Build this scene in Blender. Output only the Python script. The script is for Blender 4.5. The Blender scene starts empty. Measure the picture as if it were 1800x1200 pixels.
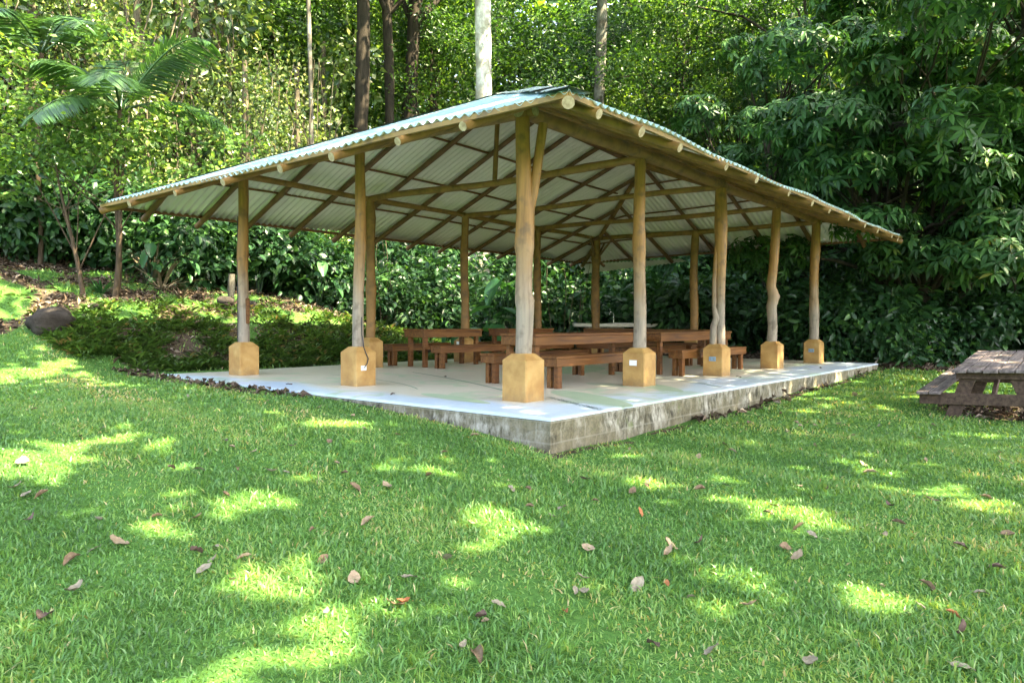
import bpy, math, random
import numpy as np
from mathutils import Vector, Matrix
R = math.radians
random.seed(7)
SC = bpy.context.scene
COL = SC.collection
F = 1282.55                      # focal length in photo pixels (1800 wide)
A0 = np.array([0.1311, 8.329])   # front corner post on the ground plan
E1 = np.array([0.631, 0.7757])   # along the long side of the pavilion
E2 = np.array([-0.7757, 0.631])  # along its short side
SLAB = 0.33

# ------------------------------------------------------------------ helpers
def tag(o, label=None, cat=None, group=None, kind=None):
    if label: o['label'] = label
    if cat: o['category'] = cat
    if group: o['group'] = group
    if kind: o['kind'] = kind
    return o

def empty(name, loc=(0, 0, 0), rz=0.0, label=None, cat=None, group=None):
    o = bpy.data.objects.new(name, None)
    o.empty_display_size = 0.2
    o.location = loc
    o.rotation_euler = (0, 0, rz)
    COL.objects.link(o)
    return tag(o, label, cat, group)

def link(name, me, parent=None):
    o = bpy.data.objects.new(name, me)
    COL.objects.link(o)
    if parent: o.parent = parent
    return o

def copy_tree(o, parent=None):
    c = o.copy()
    COL.objects.link(c)
    if parent: c.parent = parent
    for ch in list(o.children):
        copy_tree(ch, c)
    return c

class MB:
    """collects boxes, tubes and free faces into ONE mesh"""
    def __init__(s):
        s.v = []; s.f = []; s.m = []; s.sm = []
    def add(s, vs, fs, mi=0, smooth=False):
        n = len(s.v)
        s.v.extend([tuple(map(float, p)) for p in vs])
        for f in fs:
            s.f.append([n + i for i in f]); s.m.append(mi); s.sm.append(smooth)
    def box(s, c, d, rz=0.0, mi=0, M=None, bev=0.0):
        x, y, z = d[0] / 2, d[1] / 2, d[2] / 2
        b = min(bev, x * .8, y * .8, z * .8)
        if b <= 0:
            vs = [(-x, -y, -z), (x, -y, -z), (x, y, -z), (-x, y, -z), (-x, -y, z), (x, -y, z), (x, y, z), (-x, y, z)]
            fs = [(0, 3, 2, 1), (4, 5, 6, 7), (0, 1, 5, 4), (1, 2, 6, 5), (2, 3, 7, 6), (3, 0, 4, 7)]
        else:
            vs = []; idx = {}
            for i, sx in enumerate((-1, 1)):
                for j, sy in enumerate((-1, 1)):
                    for k, sz in enumerate((-1, 1)):
                        idx[(i, j, k)] = len(vs)
                        vs += [(sx * x, sy * (y - b), sz * (z - b)), (sx * (x - b), sy * y, sz * (z - b)), (sx * (x - b), sy * (y - b), sz * z)]
            g = lambda i, j, k, a: idx[(i, j, k)] + a
            fs = []
            fs += [[g(0, 0, 0, 0), g(0, 0, 1, 0), g(0, 1, 1, 0), g(0, 1, 0, 0)], [g(1, 0, 0, 0), g(1, 1, 0, 0), g(1, 1, 1, 0), g(1, 0, 1, 0)]]
            fs += [[g(0, 0, 0, 1), g(1, 0, 0, 1), g(1, 0, 1, 1), g(0, 0, 1, 1)], [g(0, 1, 0, 1), g(0, 1, 1, 1), g(1, 1, 1, 1), g(1, 1, 0, 1)]]
            fs += [[g(0, 0, 0, 2), g(0, 1, 0, 2), g(1, 1, 0, 2), g(1, 0, 0, 2)], [g(0, 0, 1, 2), g(1, 0, 1, 2), g(1, 1, 1, 2), g(0, 1, 1, 2)]]
            for j in (0, 1):
                for k in (0, 1):
                    fs.append([g(0, j, k, 1), g(1, j, k, 1), g(1, j, k, 2), g(0, j, k, 2)])
            for i in (0, 1):
                for k in (0, 1):
                    fs.append([g(i, 0, k, 0), g(i, 1, k, 0), g(i, 1, k, 2), g(i, 0, k, 2)])
                for j in (0, 1):
                    fs.append([g(i, j, 0, 0), g(i, j, 1, 0), g(i, j, 1, 1), g(i, j, 0, 1)])
            for i in (0, 1):
                for j in (0, 1):
                    for k in (0, 1):
                        fs.append([g(i, j, k, 0), g(i, j, k, 1), g(i, j, k, 2)])
        T = Matrix.Translation(c) @ Matrix.Rotation(rz, 4, 'Z')
        if M is not None: T = Matrix.Translation(c) @ M.to_4x4()
        s.add([T @ Vector(p) for p in vs], fs, mi)
    def beam(s, a, b, w, h, mi=0, bev=0.004):
        """box between two points, h is measured in the vertical sense"""
        a = Vector(a); b = Vector(b); d = b - a
        x = d.normalized(); up = Vector((0, 0, 1))
        if abs(x.z) > .95: up = Vector((0, 1, 0))
        y = up.cross(x).normalized(); z = x.cross(y)
        M = Matrix((x, y, z)).transposed()
        s.box((a + b) / 2, (d.length, w, h), M=M, mi=mi, bev=bev)
    def tube(s, pts, rad, n=10, mi=0, cap=None, rough=0.0, rng=None):
        pts = [Vector(p) for p in pts]; m = len(pts)
        if not hasattr(rad, '__len__'): rad = [rad] * m
        t0 = (pts[1] - pts[0]).normalized()
        ref = Vector((1, 0, 0)) if abs(t0.x) < .8 else Vector((0, 1, 0))
        vs = []; prev = None
        for i in range(m):
            t = (pts[min(i + 1, m - 1)] - pts[max(i - 1, 0)]).normalized()
            u = (ref - t * ref.dot(t)).normalized() if prev is None else (prev - t * prev.dot(t)).normalized()
            prev = u; w = t.cross(u)
            for j in range(n):
                a = 2 * math.pi * j / n
                r = rad[i] * (1 + (rng.uniform(-rough, rough) if rough else 0))
                vs.append(pts[i] + (u * math.cos(a) + w * math.sin(a)) * r)
        fs = [(i * n + j, i * n + (j + 1) % n, (i + 1) * n + (j + 1) % n, (i + 1) * n + j) for i in range(m - 1) for j in range(n)]
        s.add(vs, fs, mi, True)
        cm = mi if cap is None else cap
        s.add(vs[:n], [list(range(n))[::-1]], cm); s.add(vs[-n:], [list(range(n))], cm)
    def build(s, name, mats, parent=None, loc=None):
        me = bpy.data.meshes.new(name)
        me.from_pydata(s.v, [], s.f)
        if not isinstance(mats, (list, tuple)): mats = [mats]
        for m in mats: me.materials.append(m)
        me.polygons.foreach_set('material_index', s.m)
        me.polygons.foreach_set('use_smooth', s.sm)
        me.update()
        o = link(name, me, parent)
        if loc is not None: o.location = loc
        return o

def log_pts(a, b, r0, r1, rng, seg=10, bend=0.03, knots=0):
    a = Vector(a); b = Vector(b); d = b - a; L = d.length
    side = d.cross(Vector((0, 0, 1)))
    side = side.normalized() if side.length > 1e-3 else Vector((1, 0, 0))
    up = side.cross(d).normalized()
    p1, p2, p3 = rng.uniform(0, 6), rng.uniform(0, 6), rng.uniform(-1, 1)
    kn = [(rng.uniform(.1, .9), rng.uniform(.08, .2)) for _ in range(knots)]
    P = []; Rr = []
    for i in range(seg + 1):
        t = i / seg; e = math.sin(math.pi * t)
        off = side * (bend * L * (.6 * math.sin(p1 + 5 * t) * e + .5 * p3 * e)) * .5 + up * (bend * L * .35 * math.sin(p2 + 4 * t) * e)
        P.append(a + d * t + off)
        r = r0 + (r1 - r0) * t
        r *= 1 + .045 * math.sin(p1 * 3 + 11 * t) + .03 * math.sin(p2 * 5 + 23 * t)
        for kt, ka in kn: r *= 1 + ka * math.exp(-((t - kt) / .025) ** 2)
        Rr.append(r)
    return P, Rr

def tri_mesh(name, V, T, mats, tint=None, smooth=False):
    """big triangle soup from numpy arrays"""
    me = bpy.data.meshes.new(name)
    V = np.ascontiguousarray(V, dtype=np.float32); T = np.ascontiguousarray(T, dtype=np.int32)
    me.vertices.add(len(V)); me.vertices.foreach_set('co', V.ravel())
    me.loops.add(T.size); me.loops.foreach_set('vertex_index', T.ravel())
    me.polygons.add(len(T)); me.polygons.foreach_set('loop_start', np.arange(0, T.size, 3, dtype=np.int32))
    if smooth: me.polygons.foreach_set('use_smooth', np.ones(len(T), dtype=bool))
    for m in (mats if isinstance(mats, (list, tuple)) else [mats]): me.materials.append(m)
    if tint is not None:
        at = me.attributes.new('tint', 'FLOAT', 'POINT'); at.data.foreach_set('value', np.asarray(tint, dtype=np.float32))
    me.update(calc_edges=True)
    return me

def nrm(a):
    return a / np.maximum(np.linalg.norm(a, axis=-1, keepdims=True), 1e-9)

def leaf_soup(P, D, N, L, W, tint, kind='leaf', droop=0.15, fold=0.18):
    """leaves at P pointing along D with face normal about N. returns V, T, tint"""
    D = nrm(D); S = nrm(np.cross(D, N)); N = np.cross(S, D)
    L = L[:, None]; W = W[:, None]; n = len(P)
    if kind == 'diamond':
        vs = [P, P + D * L * .45 + S * W * .5 + N * W * fold, P + D * L - N * L * droop, P + D * L * .45 - S * W * .5 + N * W * fold]
        tr = [(0, 1, 2), (0, 2, 3)]
    else:
        vs = [P, P + D * L * .25 + S * W * .42 + N * W * fold, P + D * L * .62 + S * W * .42 + N * (W * fold - L * droop * .4),
              P + D * L - N * L * droop, P + D * L * .62 - S * W * .42 + N * (W * fold - L * droop * .4),
              P + D * L * .25 - S * W * .42 + N * W * fold, P + D * L * .48 - N * L * droop * .15]
        tr = [(0, 6, 1), (1, 6, 2), (6, 3, 2), (0, 5, 6), (5, 4, 6), (6, 4, 3)]
    k = len(vs)
    V = np.stack(vs, 1).reshape(-1, 3)
    T = (np.arange(n)[:, None, None] * k + np.array(tr)[None]).reshape(-1, 3)
    return V, T, np.repeat(tint, k)

class Soup:
    def __init__(s): s.V = []; s.T = []; s.t = []; s.n = 0
    def add(s, V, T, t):
        s.V.append(V); s.T.append(T + s.n); s.t.append(t); s.n += len(V)
    def leaves(s, *a, **k): s.add(*leaf_soup(*a, **k))
    def mesh(s, name, mat):
        return tri_mesh(name, np.concatenate(s.V), np.concatenate(s.T), mat, np.concatenate(s.t))

# ------------------------------------------------------------------ materials
def mat(name):
    m = bpy.data.materials.new(name); m.use_nodes = True
    nt = m.node_tree; b = nt.nodes['Principled BSDF']
    return m, nt, b
def N_(nt, typ, **kw):
    n = nt.nodes.new(typ)
    for k, v in kw.items():
        if k in n.inputs: n.inputs[k].default_value = v
        else: setattr(n, k, v)
    return n
def ramp(nt, stops, fac=None, interp='LINEAR'):
    r = nt.nodes.new('ShaderNodeValToRGB'); cr = r.color_ramp; cr.interpolation = interp
    while len(cr.elements) < len(stops): cr.elements.new(.5)
    for e, (p, c) in zip(cr.elements, stops):
        e.position = p; e.color = (*c, 1) if len(c) == 3 else c
    if fac is not None: nt.links.new(fac, r.inputs['Fac'])
    return r
def coords(nt, which='Object', scale=(1, 1, 1)):
    tc = nt.nodes.new('ShaderNodeTexCoord'); mp = nt.nodes.new('ShaderNodeMapping')
    mp.inputs['Scale'].default_value = scale
    nt.links.new(tc.outputs[which], mp.inputs['Vector'])
    return mp.outputs['Vector'], tc
def noise(nt, vec, scale, detail=4, rough=.55):
    n = N_(nt, 'ShaderNodeTexNoise'); n.inputs['Scale'].default_value = scale
    n.inputs['Detail'].default_value = detail; n.inputs['Roughness'].default_value = rough
    if vec is not None: nt.links.new(vec, n.inputs['Vector'])
    return n.outputs['Fac']
def mixc(nt, fac, a, b, mode='MIX'):
    m = nt.nodes.new('ShaderNodeMix'); m.data_type = 'RGBA'; m.blend_type = mode
    for s, i in ((fac, 0), (a, 6), (b, 7)):
        if hasattr(s, 'links'): nt.links.new(s, m.inputs[i])
        elif i == 0: m.inputs[0].default_value = s
        else: m.inputs[i].default_value = (*s, 1)
    return m.outputs[2]
def math_(nt, op, a, b=0.0, clamp=False):
    m = nt.nodes.new('ShaderNodeMath'); m.operation = op; m.use_clamp = clamp
    for s, i in ((a, 0), (b, 1)):
        if hasattr(s, 'links'): nt.links.new(s, m.inputs[i])
        else: m.inputs[i].default_value = s
    return m.outputs[0]
def bump(nt, b, h, strength=.3, dist=.01):
    n = nt.nodes.new('ShaderNodeBump'); n.inputs['Strength'].default_value = strength; n.inputs['Distance'].default_value = dist
    nt.links.new(h, n.inputs['Height']); nt.links.new(n.outputs['Normal'], b.inputs['Normal'])
def set_(nt, b, col=None, rough=.6, spec=.4):
    if col is not None:
        if hasattr(col, 'links'): nt.links.new(col, b.inputs['Base Color'])
        else: b.inputs['Base Color'].default_value = (*col, 1)
    if hasattr(rough, 'links'): nt.links.new(rough, b.inputs['Roughness'])
    else: b.inputs['Roughness'].default_value = rough
    b.inputs['Specular IOR Level'].default_value = spec

def leaf_mat(name, stops, trans=.35, rough=.42, spec=.45, tcol=(1.5, 1.5, .6), objvar=.25):
    m, nt, b = mat(name)
    at = nt.nodes.new('ShaderNodeAttribute'); at.attribute_name = 'tint'
    oi = nt.nodes.new('ShaderNodeObjectInfo')
    f = math_(nt, 'ADD', at.outputs['Fac'], math_(nt, 'MULTIPLY', math_(nt, 'SUBTRACT', oi.outputs['Random'], .5), objvar), clamp=True)
    c = ramp(nt, stops, f).outputs['Color']
    set_(nt, b, c, rough, spec)
    tr = nt.nodes.new('ShaderNodeBsdfTranslucent')
    nt.links.new(mixc(nt, 1.0, c, tcol, 'MULTIPLY'), tr.inputs['Color'])
    mx = nt.nodes.new('ShaderNodeMixShader'); mx.inputs[0].default_value = trans
    nt.links.new(b.outputs[0], mx.inputs[1]); nt.links.new(tr.outputs[0], mx.inputs[2])
    nt.links.new(mx.outputs[0], nt.nodes['Material Output'].inputs['Surface'])
    return m

def wood_log(name, top, low, z0, z1, cap=False, grain=(14, 14, 1.2)):
    """varnished log, weathered pale towards its foot (between heights z0 and z1 of its own mesh)"""
    m, nt, b = mat(name)
    v, tc = coords(nt, 'Object', grain)
    sx = nt.nodes.new('ShaderNodeSeparateXYZ'); nt.links.new(tc.outputs['Object'], sx.inputs[0])
    n1 = noise(nt, v, 1.6, 5, .6); n2 = noise(nt, tc.outputs['Object'], 3.2, 3)
    h = math_(nt, 'ADD', sx.outputs['Z'], math_(nt, 'MULTIPLY', math_(nt, 'SUBTRACT', n2, .5), .9))
    mr = nt.nodes.new('ShaderNodeMapRange'); mr.inputs[1].default_value = z0; mr.inputs[2].default_value = z1
    nt.links.new(h, mr.inputs[0])
    oi = nt.nodes.new('ShaderNodeObjectInfo')
    a = ramp(nt, [(.25, tuple(c * .55 for c in top)), (.5, top), (.8, tuple(min(1, c * 1.35) for c in top))], n1).outputs['Color']
    l = ramp(nt, [(.25, tuple(c * .5 for c in low)), (.5, low), (.8, tuple(min(1, c * 1.3) for c in low))], n1).outputs['Color']
    c = mixc(nt, mr.outputs[0], l, a)
    # darker knots and stains
    n3 = noise(nt, tc.outputs['Object'], 7, 2)
    st = ramp(nt, [(.54, (0, 0, 0)), (.70, (1, 1, 1))], n3).outputs['Color']
    c = mixc(nt, math_(nt, 'MULTIPLY', st, .55), c, (.075, .05, .028))
    set_(nt, b, c, .55, .35)
    bump(nt, b, n1, .5, .01)
    return m

M = {}
def mk_mats():
    M['log_post'] = wood_log('post_wood', (.25, .13, .033), (.25, .205, .155), 1.3, 2.3)
    M['log'] = wood_log('roof_log_wood', (.225, .122, .036), (.225, .122, .036), -90, -80, grain=(3, 3, 3))
    M['rafter'] = wood_log('rafter_wood', (.15, .075, .038), (.15, .075, .038), -90, -80, grain=(3, 3, 3))
    M['purlin'] = wood_log('purlin_wood', (.17, .07, .035), (.17, .07, .035), -90, -80, grain=(3, 3, 3))
    M['batten'] = wood_log('batten_wood', (.24, .15, .045), (.24, .15, .045), -90, -80, grain=(3, 3, 3))
    m, nt, b = mat('log_end_grain'); v, tc = coords(nt)
    set_(nt, b, ramp(nt, [(.3, (.22, .165, .09)), (.7, (.46, .38, .25))], noise(nt, v, 25)).outputs['Color'], .8, .2); M['end'] = m
    # red brown varnished furniture
    m, nt, b = mat('varnished_wood'); v, tc = coords(nt, 'Object', (1.5, 22, 22))
    n1 = noise(nt, v, 1.2, 6, .6); oi = nt.nodes.new('ShaderNodeObjectInfo')
    c = ramp(nt, [(.25, (.035, .013, .004)), (.5, (.125, .052, .011)), (.8, (.24, .11, .028))], n1).outputs['Color']
    c = mixc(nt, math_(nt, 'MULTIPLY', oi.outputs['Random'], .35), c, (.12, .035, .010))
    set_(nt, b, c, ramp(nt, [(.3, (.42,) * 3), (.8, (.62,) * 3)], n1).outputs['Color'], .28); bump(nt, b, n1, .35, .004)
    M['furn'] = m
    # old grey picnic table
    m, nt, b = mat('weathered_plank'); v, tc = coords(nt, 'Object', (1.2, 16, 16))
    n1 = noise(nt, v, 1.6, 7, .7); n2 = noise(nt, tc.outputs['Object'], 4, 5)
    c = ramp(nt, [(.3, (.05, .04, .045)), (.5, (.19, .15, .145)), (.72, (.36, .30, .28))], n1).outputs['Color']
    c = mixc(nt, ramp(nt, [(.55, (0, 0, 0)), (.68, (1, 1, 1))], n2).outputs['Color'], c, (.08, .065, .05))
    set_(nt, b, c, .85, .2); bump(nt, b, n1, .7, .008); M['plank'] = m
    m, nt, b = mat('picnic_frame_wood'); v, tc = coords(nt, 'Object', (1.2, 14, 14))
    n1 = noise(nt, v, 1.6, 6, .65)
    set_(nt, b, ramp(nt, [(.3, (.04, .026, .02)), (.6, (.11, .072, .052)), (.8, (.2, .135, .1))], n1).outputs['Color'], .8, .2); bump(nt, b, n1, .5, .006); M['frame'] = m
    # ochre plaster plinths
    m, nt, b = mat('ochre_paint'); v, tc = coords(nt, 'Object')
    oi = nt.nodes.new('ShaderNodeObjectInfo')
    vv = nt.nodes.new('ShaderNodeVectorMath'); nt.links.new(tc.outputs['Object'], vv.inputs[0])
    cx = nt.nodes.new('ShaderNodeCombineXYZ')
    for i in range(3): nt.links.new(math_(nt, 'MULTIPLY', oi.outputs['Random'], 37.0), cx.inputs[i])
    nt.links.new(cx.outputs[0], vv.inputs[1])
    n1 = noise(nt, vv.outputs[0], 5, 5); n2 = noise(nt, vv.outputs[0], 2.4, 3)
    c = ramp(nt, [(.3, (.30, .165, .048)), (.55, (.41, .245, .078)), (.8, (.48, .33, .13))], n1).outputs['Color']
    c = mixc(nt, ramp(nt, [(.5, (0, 0, 0)), (.72, (.75,) * 3)], n2).outputs['Color'], c, (.27, .13, .035))
    sz = nt.nodes.new('ShaderNodeSeparateXYZ'); nt.links.new(tc.outputs['Object'], sz.inputs[0])
    mr = nt.nodes.new('ShaderNodeMapRange'); mr.inputs[1].default_value = .47; mr.inputs[2].default_value = .33
    nt.links.new(math_(nt, 'ADD', sz.outputs['Z'], math_(nt, 'MULTIPLY', math_(nt, 'SUBTRACT', noise(nt, vv.outputs[0], 11, 5), .5), .35)), mr.inputs[0])
    c = mixc(nt, math_(nt, 'MULTIPLY', mr.outputs[0], .6), c, (.20, .13, .055))
    set_(nt, b, c, .6, .35); bump(nt, b, n1, .4, .012); M['ochre'] = m
    # slab sides : stained block work
    m, nt, b = mat('stained_concrete'); v, tc = coords(nt, 'Object', (1, 1, 1))
    v2, _ = coords(nt, 'Object', (1, 1, .5))
    n1 = noise(nt, v2, 8, 8, .72); n2 = noise(nt, v, 2.1, 5, .65); n3 = noise(nt, v, 45, 3)
    c = ramp(nt, [(.38, (.025, .023, .017)), (.47, (.13, .12, .09)), (.54, (.28, .26, .21)), (.68, (.47, .45, .39))], n1).outputs['Color']
    c = mixc(nt, ramp(nt, [(.42, (.85,) * 3), (.6, (0, 0, 0))], n2).outputs['Color'], c, mixc(nt, n3, (.05, .05, .035), (.26, .22, .13)))
    n4 = noise(nt, v, 4.7, 3)
    c = mixc(nt, ramp(nt, [(.62, (0, 0, 0)), (.75, (.6,) * 3)], n4).outputs['Color'], c, (.13, .16, .05))
    br = nt.nodes.new('ShaderNodeTexBrick'); br.inputs['Scale'].default_value = 1.0
    br.inputs['Brick Width'].default_value = .4; br.inputs['Row Height'].default_value = .2; br.inputs['Mortar Size'].default_value = .009
    br.inputs['Color1'].default_value = (0, 0, 0, 1); br.inputs['Color2'].default_value = (0, 0, 0, 1); br.inputs['Mortar'].default_value = (1, 1, 1, 1)
    sx = nt.nodes.new('ShaderNodeSeparateXYZ'); nt.links.new(tc.outputs['Object'], sx.inputs[0])
    cb = nt.nodes.new('ShaderNodeCombineXYZ'); nt.links.new(math_(nt, 'ADD', sx.outputs['X'], sx.outputs['Y']), cb.inputs[0]); nt.links.new(math_(nt, 'ADD', sx.outputs['Z'], .115), cb.inputs[1])
    nt.links.new(cb.outputs[0], br.inputs['Vector'])
    c = mixc(nt, math_(nt, 'MULTIPLY', br.outputs['Color'], .22), c, (.42, .40, .34))
    # soil splashed on the foot
    mr = nt.nodes.new('ShaderNodeMapRange'); mr.inputs[1].default_value = .22; mr.inputs[2].default_value = .02
    nt.links.new(math_(nt, 'ADD', sx.outputs['Z'], math_(nt, 'MULTIPLY', n2, .15)), mr.inputs[0])
    c = mixc(nt, math_(nt, 'MULTIPLY', mr.outputs[0], .55), c, (.13, .11, .07))
    set_(nt, b, c, .9, .2); bump(nt, b, mixc(nt, .5, n1, br.outputs['Color']), .5, .012); M['conc'] = m
    # painted floor : cream field, pale blue border, faded green shapes
    m, nt, b = mat('painted_floor'); v, tc = coords(nt, 'Object')
    sx = nt.nodes.new('ShaderNodeSeparateXYZ'); nt.links.new(tc.outputs['Object'], sx.inputs[0])
    nA = noise(nt, v, .55, 2); nB = noise(nt, v, 1.3, 2, .4); nC = noise(nt, v, 9, 5)
    d1 = math_(nt, 'MINIMUM', math_(nt, 'ADD', sx.outputs['X'], .55), math_(nt, 'ADD', sx.outputs['Y'], .35))
    d1 = math_(nt, 'ADD', d1, math_(nt, 'MULTIPLY', math_(nt, 'SUBTRACT', nA, .5), 1.6))
    fb = nt.nodes.new('ShaderNodeMapRange'); fb.inputs[1].default_value = -.12; fb.inputs[2].default_value = .22; nt.links.new(d1, fb.inputs[0])
    blue = mixc(nt, ramp(nt, [(.4, (0, 0, 0)), (.6, (1, 1, 1))], nA).outputs['Color'], (.52, .62, .75), (.60, .69, .75))
    cream = mixc(nt, nC, (.58, .52, .40), (.70, .65, .53))
    c = mixc(nt, fb.outputs[0], blue, cream)
    gr = ramp(nt, [(.60, (0, 0, 0)), (.615, (.6,) * 3), (.66, (.6,) * 3), (.70, (0, 0, 0))], nB).outputs['Color']
    c = mixc(nt, gr, c, (.42, .56, .36))
    c = mixc(nt, ramp(nt, [(.55, (0, 0, 0)), (.8, (.5,) * 3)], noise(nt, v, 3.5, 6, .7)).outputs['Color'], c, (.33, .31, .25))
    set_(nt, b, c, ramp(nt, [(.3, (.28,) * 3), (.7, (.5,) * 3)], nC).outputs['Color'], .5); M['floor'] = m
    for nm, c_, ro in (('floor_edge', (.80, .82, .82), .5), ('floor_line', (.10, .16, .15), .6), ('green_line', (.16, .26, .17), .6), ('white_plastic', (.78, .80, .80), .35),
                       ('grey_plastic', (.22, .25, .28), .4), ('blue_plastic', (.20, .32, .42), .4), ('black_rubber', (.02, .02, .022), .5), ('counter', (.60, .57, .46), .5)):
        m, nt, b = mat(nm); set_(nt, b, c_, ro, .4); M[nm] = m
    m, nt, b = mat('chrome'); set_(nt, b, (.7, .7, .7), .2); b.inputs['Metallic'].default_value = 1; M['chrome'] = m
    # roof sheets
    m, nt, b = mat('sheet_top'); v, tc = coords(nt, 'Object')
    n1 = noise(nt, v, 2.2, 6, .6); n2 = noise(nt, v, 14, 4)
    c = ramp(nt, [(.3, (.22, .34, .38)), (.5, (.36, .55, .60)), (.75, (.52, .68, .70))], n1).outputs['Color']
    c = mixc(nt, ramp(nt, [(.6, (0, 0, 0)), (.75, (.5,) * 3)], n2).outputs['Color'], c, (.16, .17, .15))
    set_(nt, b, c, .4, .5); M['top'] = m
    m, nt, b = mat('sheet_underside'); v, tc = coords(nt, 'Object')
    n1 = noise(nt, v, 1.1, 4, .6); n2 = noise(nt, v, 8, 5)
    sx = nt.nodes.new('ShaderNodeSeparateXYZ'); nt.links.new(tc.outputs['Object'], sx.inputs[0])
    def cell(o, w):
        a = math_(nt, 'FLOOR', math_(nt, 'DIVIDE', o, w)); wn = nt.nodes.new('ShaderNodeTexWhiteNoise'); wn.noise_dimensions = '1D'
        nt.links.new(a, wn.inputs['W']); return wn.outputs['Value']
    pv = math_(nt, 'MULTIPLY', math_(nt, 'ADD', cell(sx.outputs['X'], .83), cell(sx.outputs['Y'], .83)), .5)
    c = mixc(nt, pv, (.72, .66, .65), (.86, .79, .78))
    c = mixc(nt, math_(nt, 'MULTIPLY', ramp(nt, [(.5, (0, 0, 0)), (.8, (1, 1, 1))], n1).outputs['Color'], .35), c, (.55, .49, .42))
    c = mixc(nt, math_(nt, 'MULTIPLY', n2, .12), c, (.4, .37, .33))
    set_(nt, b, c, .5, .4); M['under'] = m
    m, nt, b = mat('ridge_metal'); v, tc = coords(nt, 'Object'); n1 = noise(nt, v, 6, 6, .7)
    set_(nt, b, ramp(nt, [(.3, (.16, .20, .17)), (.5, (.34, .40, .37)), (.75, (.50, .57, .54))], n1).outputs['Color'], .5, .5); M['ridge'] = m
    # bark
    def bark(nm, a, c2, sc=(9, 9, 1.6), lich=None):
        m, nt, b = mat(nm); v, tc = coords(nt, 'Object', sc); n1 = noise(nt, v, 1.3, 7, .7)
        c = ramp(nt, [(.3, a), (.7, c2)], n1).outputs['Color']
        if lich:
            n2 = noise(nt, tc.outputs['Object'], 1.9, 6, .65)
            c = mixc(nt, ramp(nt, [(.45, (0, 0, 0)), (.6, (1, 1, 1))], n2).outputs['Color'], c, lich)
        set_(nt, b, c, .9, .15); bump(nt, b, n1, .8, .03); M[nm] = m
    bark('bark_dark', (.012, .010, .008), (.055, .044, .032))
    bark('bark_brown', (.035, .024, .016), (.12, .085, .06))
    bark('bark_white', (.32, .30, .26), (.80, .79, .74), sc=(5, 5, 3), lich=(.30, .28, .22))
    bark('bark_grey', (.045, .04, .032), (.14, .125, .10), lich=(.20, .19, .16))
    bark('vine_stem', (.05, .04, .026), (.18, .15, .10))
    # rock
    m, nt, b = mat('rock'); v, tc = coords(nt, 'Object'); n1 = noise(nt, v, 3, 8, .7)
    set_(nt, b, ramp(nt, [(.3, (.02, .016, .013)), (.6, (.06, .05, .042)), (.8, (.15, .14, .125))], n1).outputs['Color'], .95, .15); bump(nt, b, n1, 1, .06); M['rock'] = m
    # leaves
    M['lf_round'] = leaf_mat('light_green_leaf', [(0, (.045, .10, .025)), (.5, (.105, .20, .045)), (1, (.28, .38, .08))], .38, .45, .3)
    M['lf_vine'] = leaf_mat('vine_leaf', [(0, (.025, .055, .018)), (.35, (.09, .16, .04)), (.75, (.26, .33, .08)), (1, (.58, .56, .36))], .28, .3, .6, objvar=.5)
    M['lf_fine'] = leaf_mat('canopy_leaf', [(0, (.016, .042, .012)), (.5, (.05, .12, .022)), (1, (.20, .30, .045))], .4, .4, .4, objvar=.45)
    M['lf_dark'] = leaf_mat('dark_glossy_leaf', [(0, (.014, .042, .013)), (.5, (.042, .115, .032)), (.9, (.11, .23, .05)), (1, (.22, .22, .05))], .25, .45, .35)
    M['lf_bush'] = leaf_mat('bush_leaf', [(0, (.015, .045, .016)), (.6, (.035, .10, .035)), (1, (.10, .22, .05))], .3, .38, .5)
    M['lf_palm'] = leaf_mat('palm_leaf', [(0, (.03, .08, .025)), (1, (.08, .17, .05))], .3, .3, .6)
    M['lf_broad'] = leaf_mat('broad_leaf', [(0, (.02, .07, .03)), (1, (.07, .20, .06))], .3, .3, .55)
    M['lf_dry'] = leaf_mat('dry_strap', [(0, (.07, .05, .03)), (1, (.27, .22, .15))], .2, .7, .2, (1, 1, 1))
    M['lf_fern'] = leaf_mat('fern_leaf', [(0, (.03, .04, .015)), (.5, (.055, .11, .025)), (.9, (.12, .20, .045)), (1, (.22, .16, .07))], .35, .5, .3)
    M['grass'] = leaf_mat('lawn_blade', [(0, (.050, .125, .032)), (.45, (.122, .280, .072)), (.85, (.24, .37, .10)), (1, (.46, .40, .22))], .38, .38, .5, (2.1, 1.4, .42), 0)
    M['litter'] = leaf_mat('leaf_litter', [(0, (.035, .025, .018)), (.5, (.13, .09, .062)), (1, (.38, .31, .24))], .1, .8, .2, (1, 1, 1))
    for k_, a, c2 in (('t', (.20, .14, .085), (.34, .26, .17)), ('g', (.15, .125, .085), (.30, .26, .19)), ('b', (.09, .058, .034), (.21, .145, .088)), ('o', (.26, .09, .035), (.42, .17, .07)), ('d', (.05, .032, .025), (.15, .10, .08))):
        m, nt, b = mat('dry_leaf_' + {'t': 'tan', 'g': 'grey', 'b': 'brown', 'o': 'orange', 'd': 'dark'}[k_]); v, tc = coords(nt)
        set_(nt, b, ramp(nt, [(.3, a), (.7, c2)], noise(nt, v, 40, 5)).outputs['Color'], .75, .25); M['dry_' + k_] = m
mk_mats()

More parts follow.
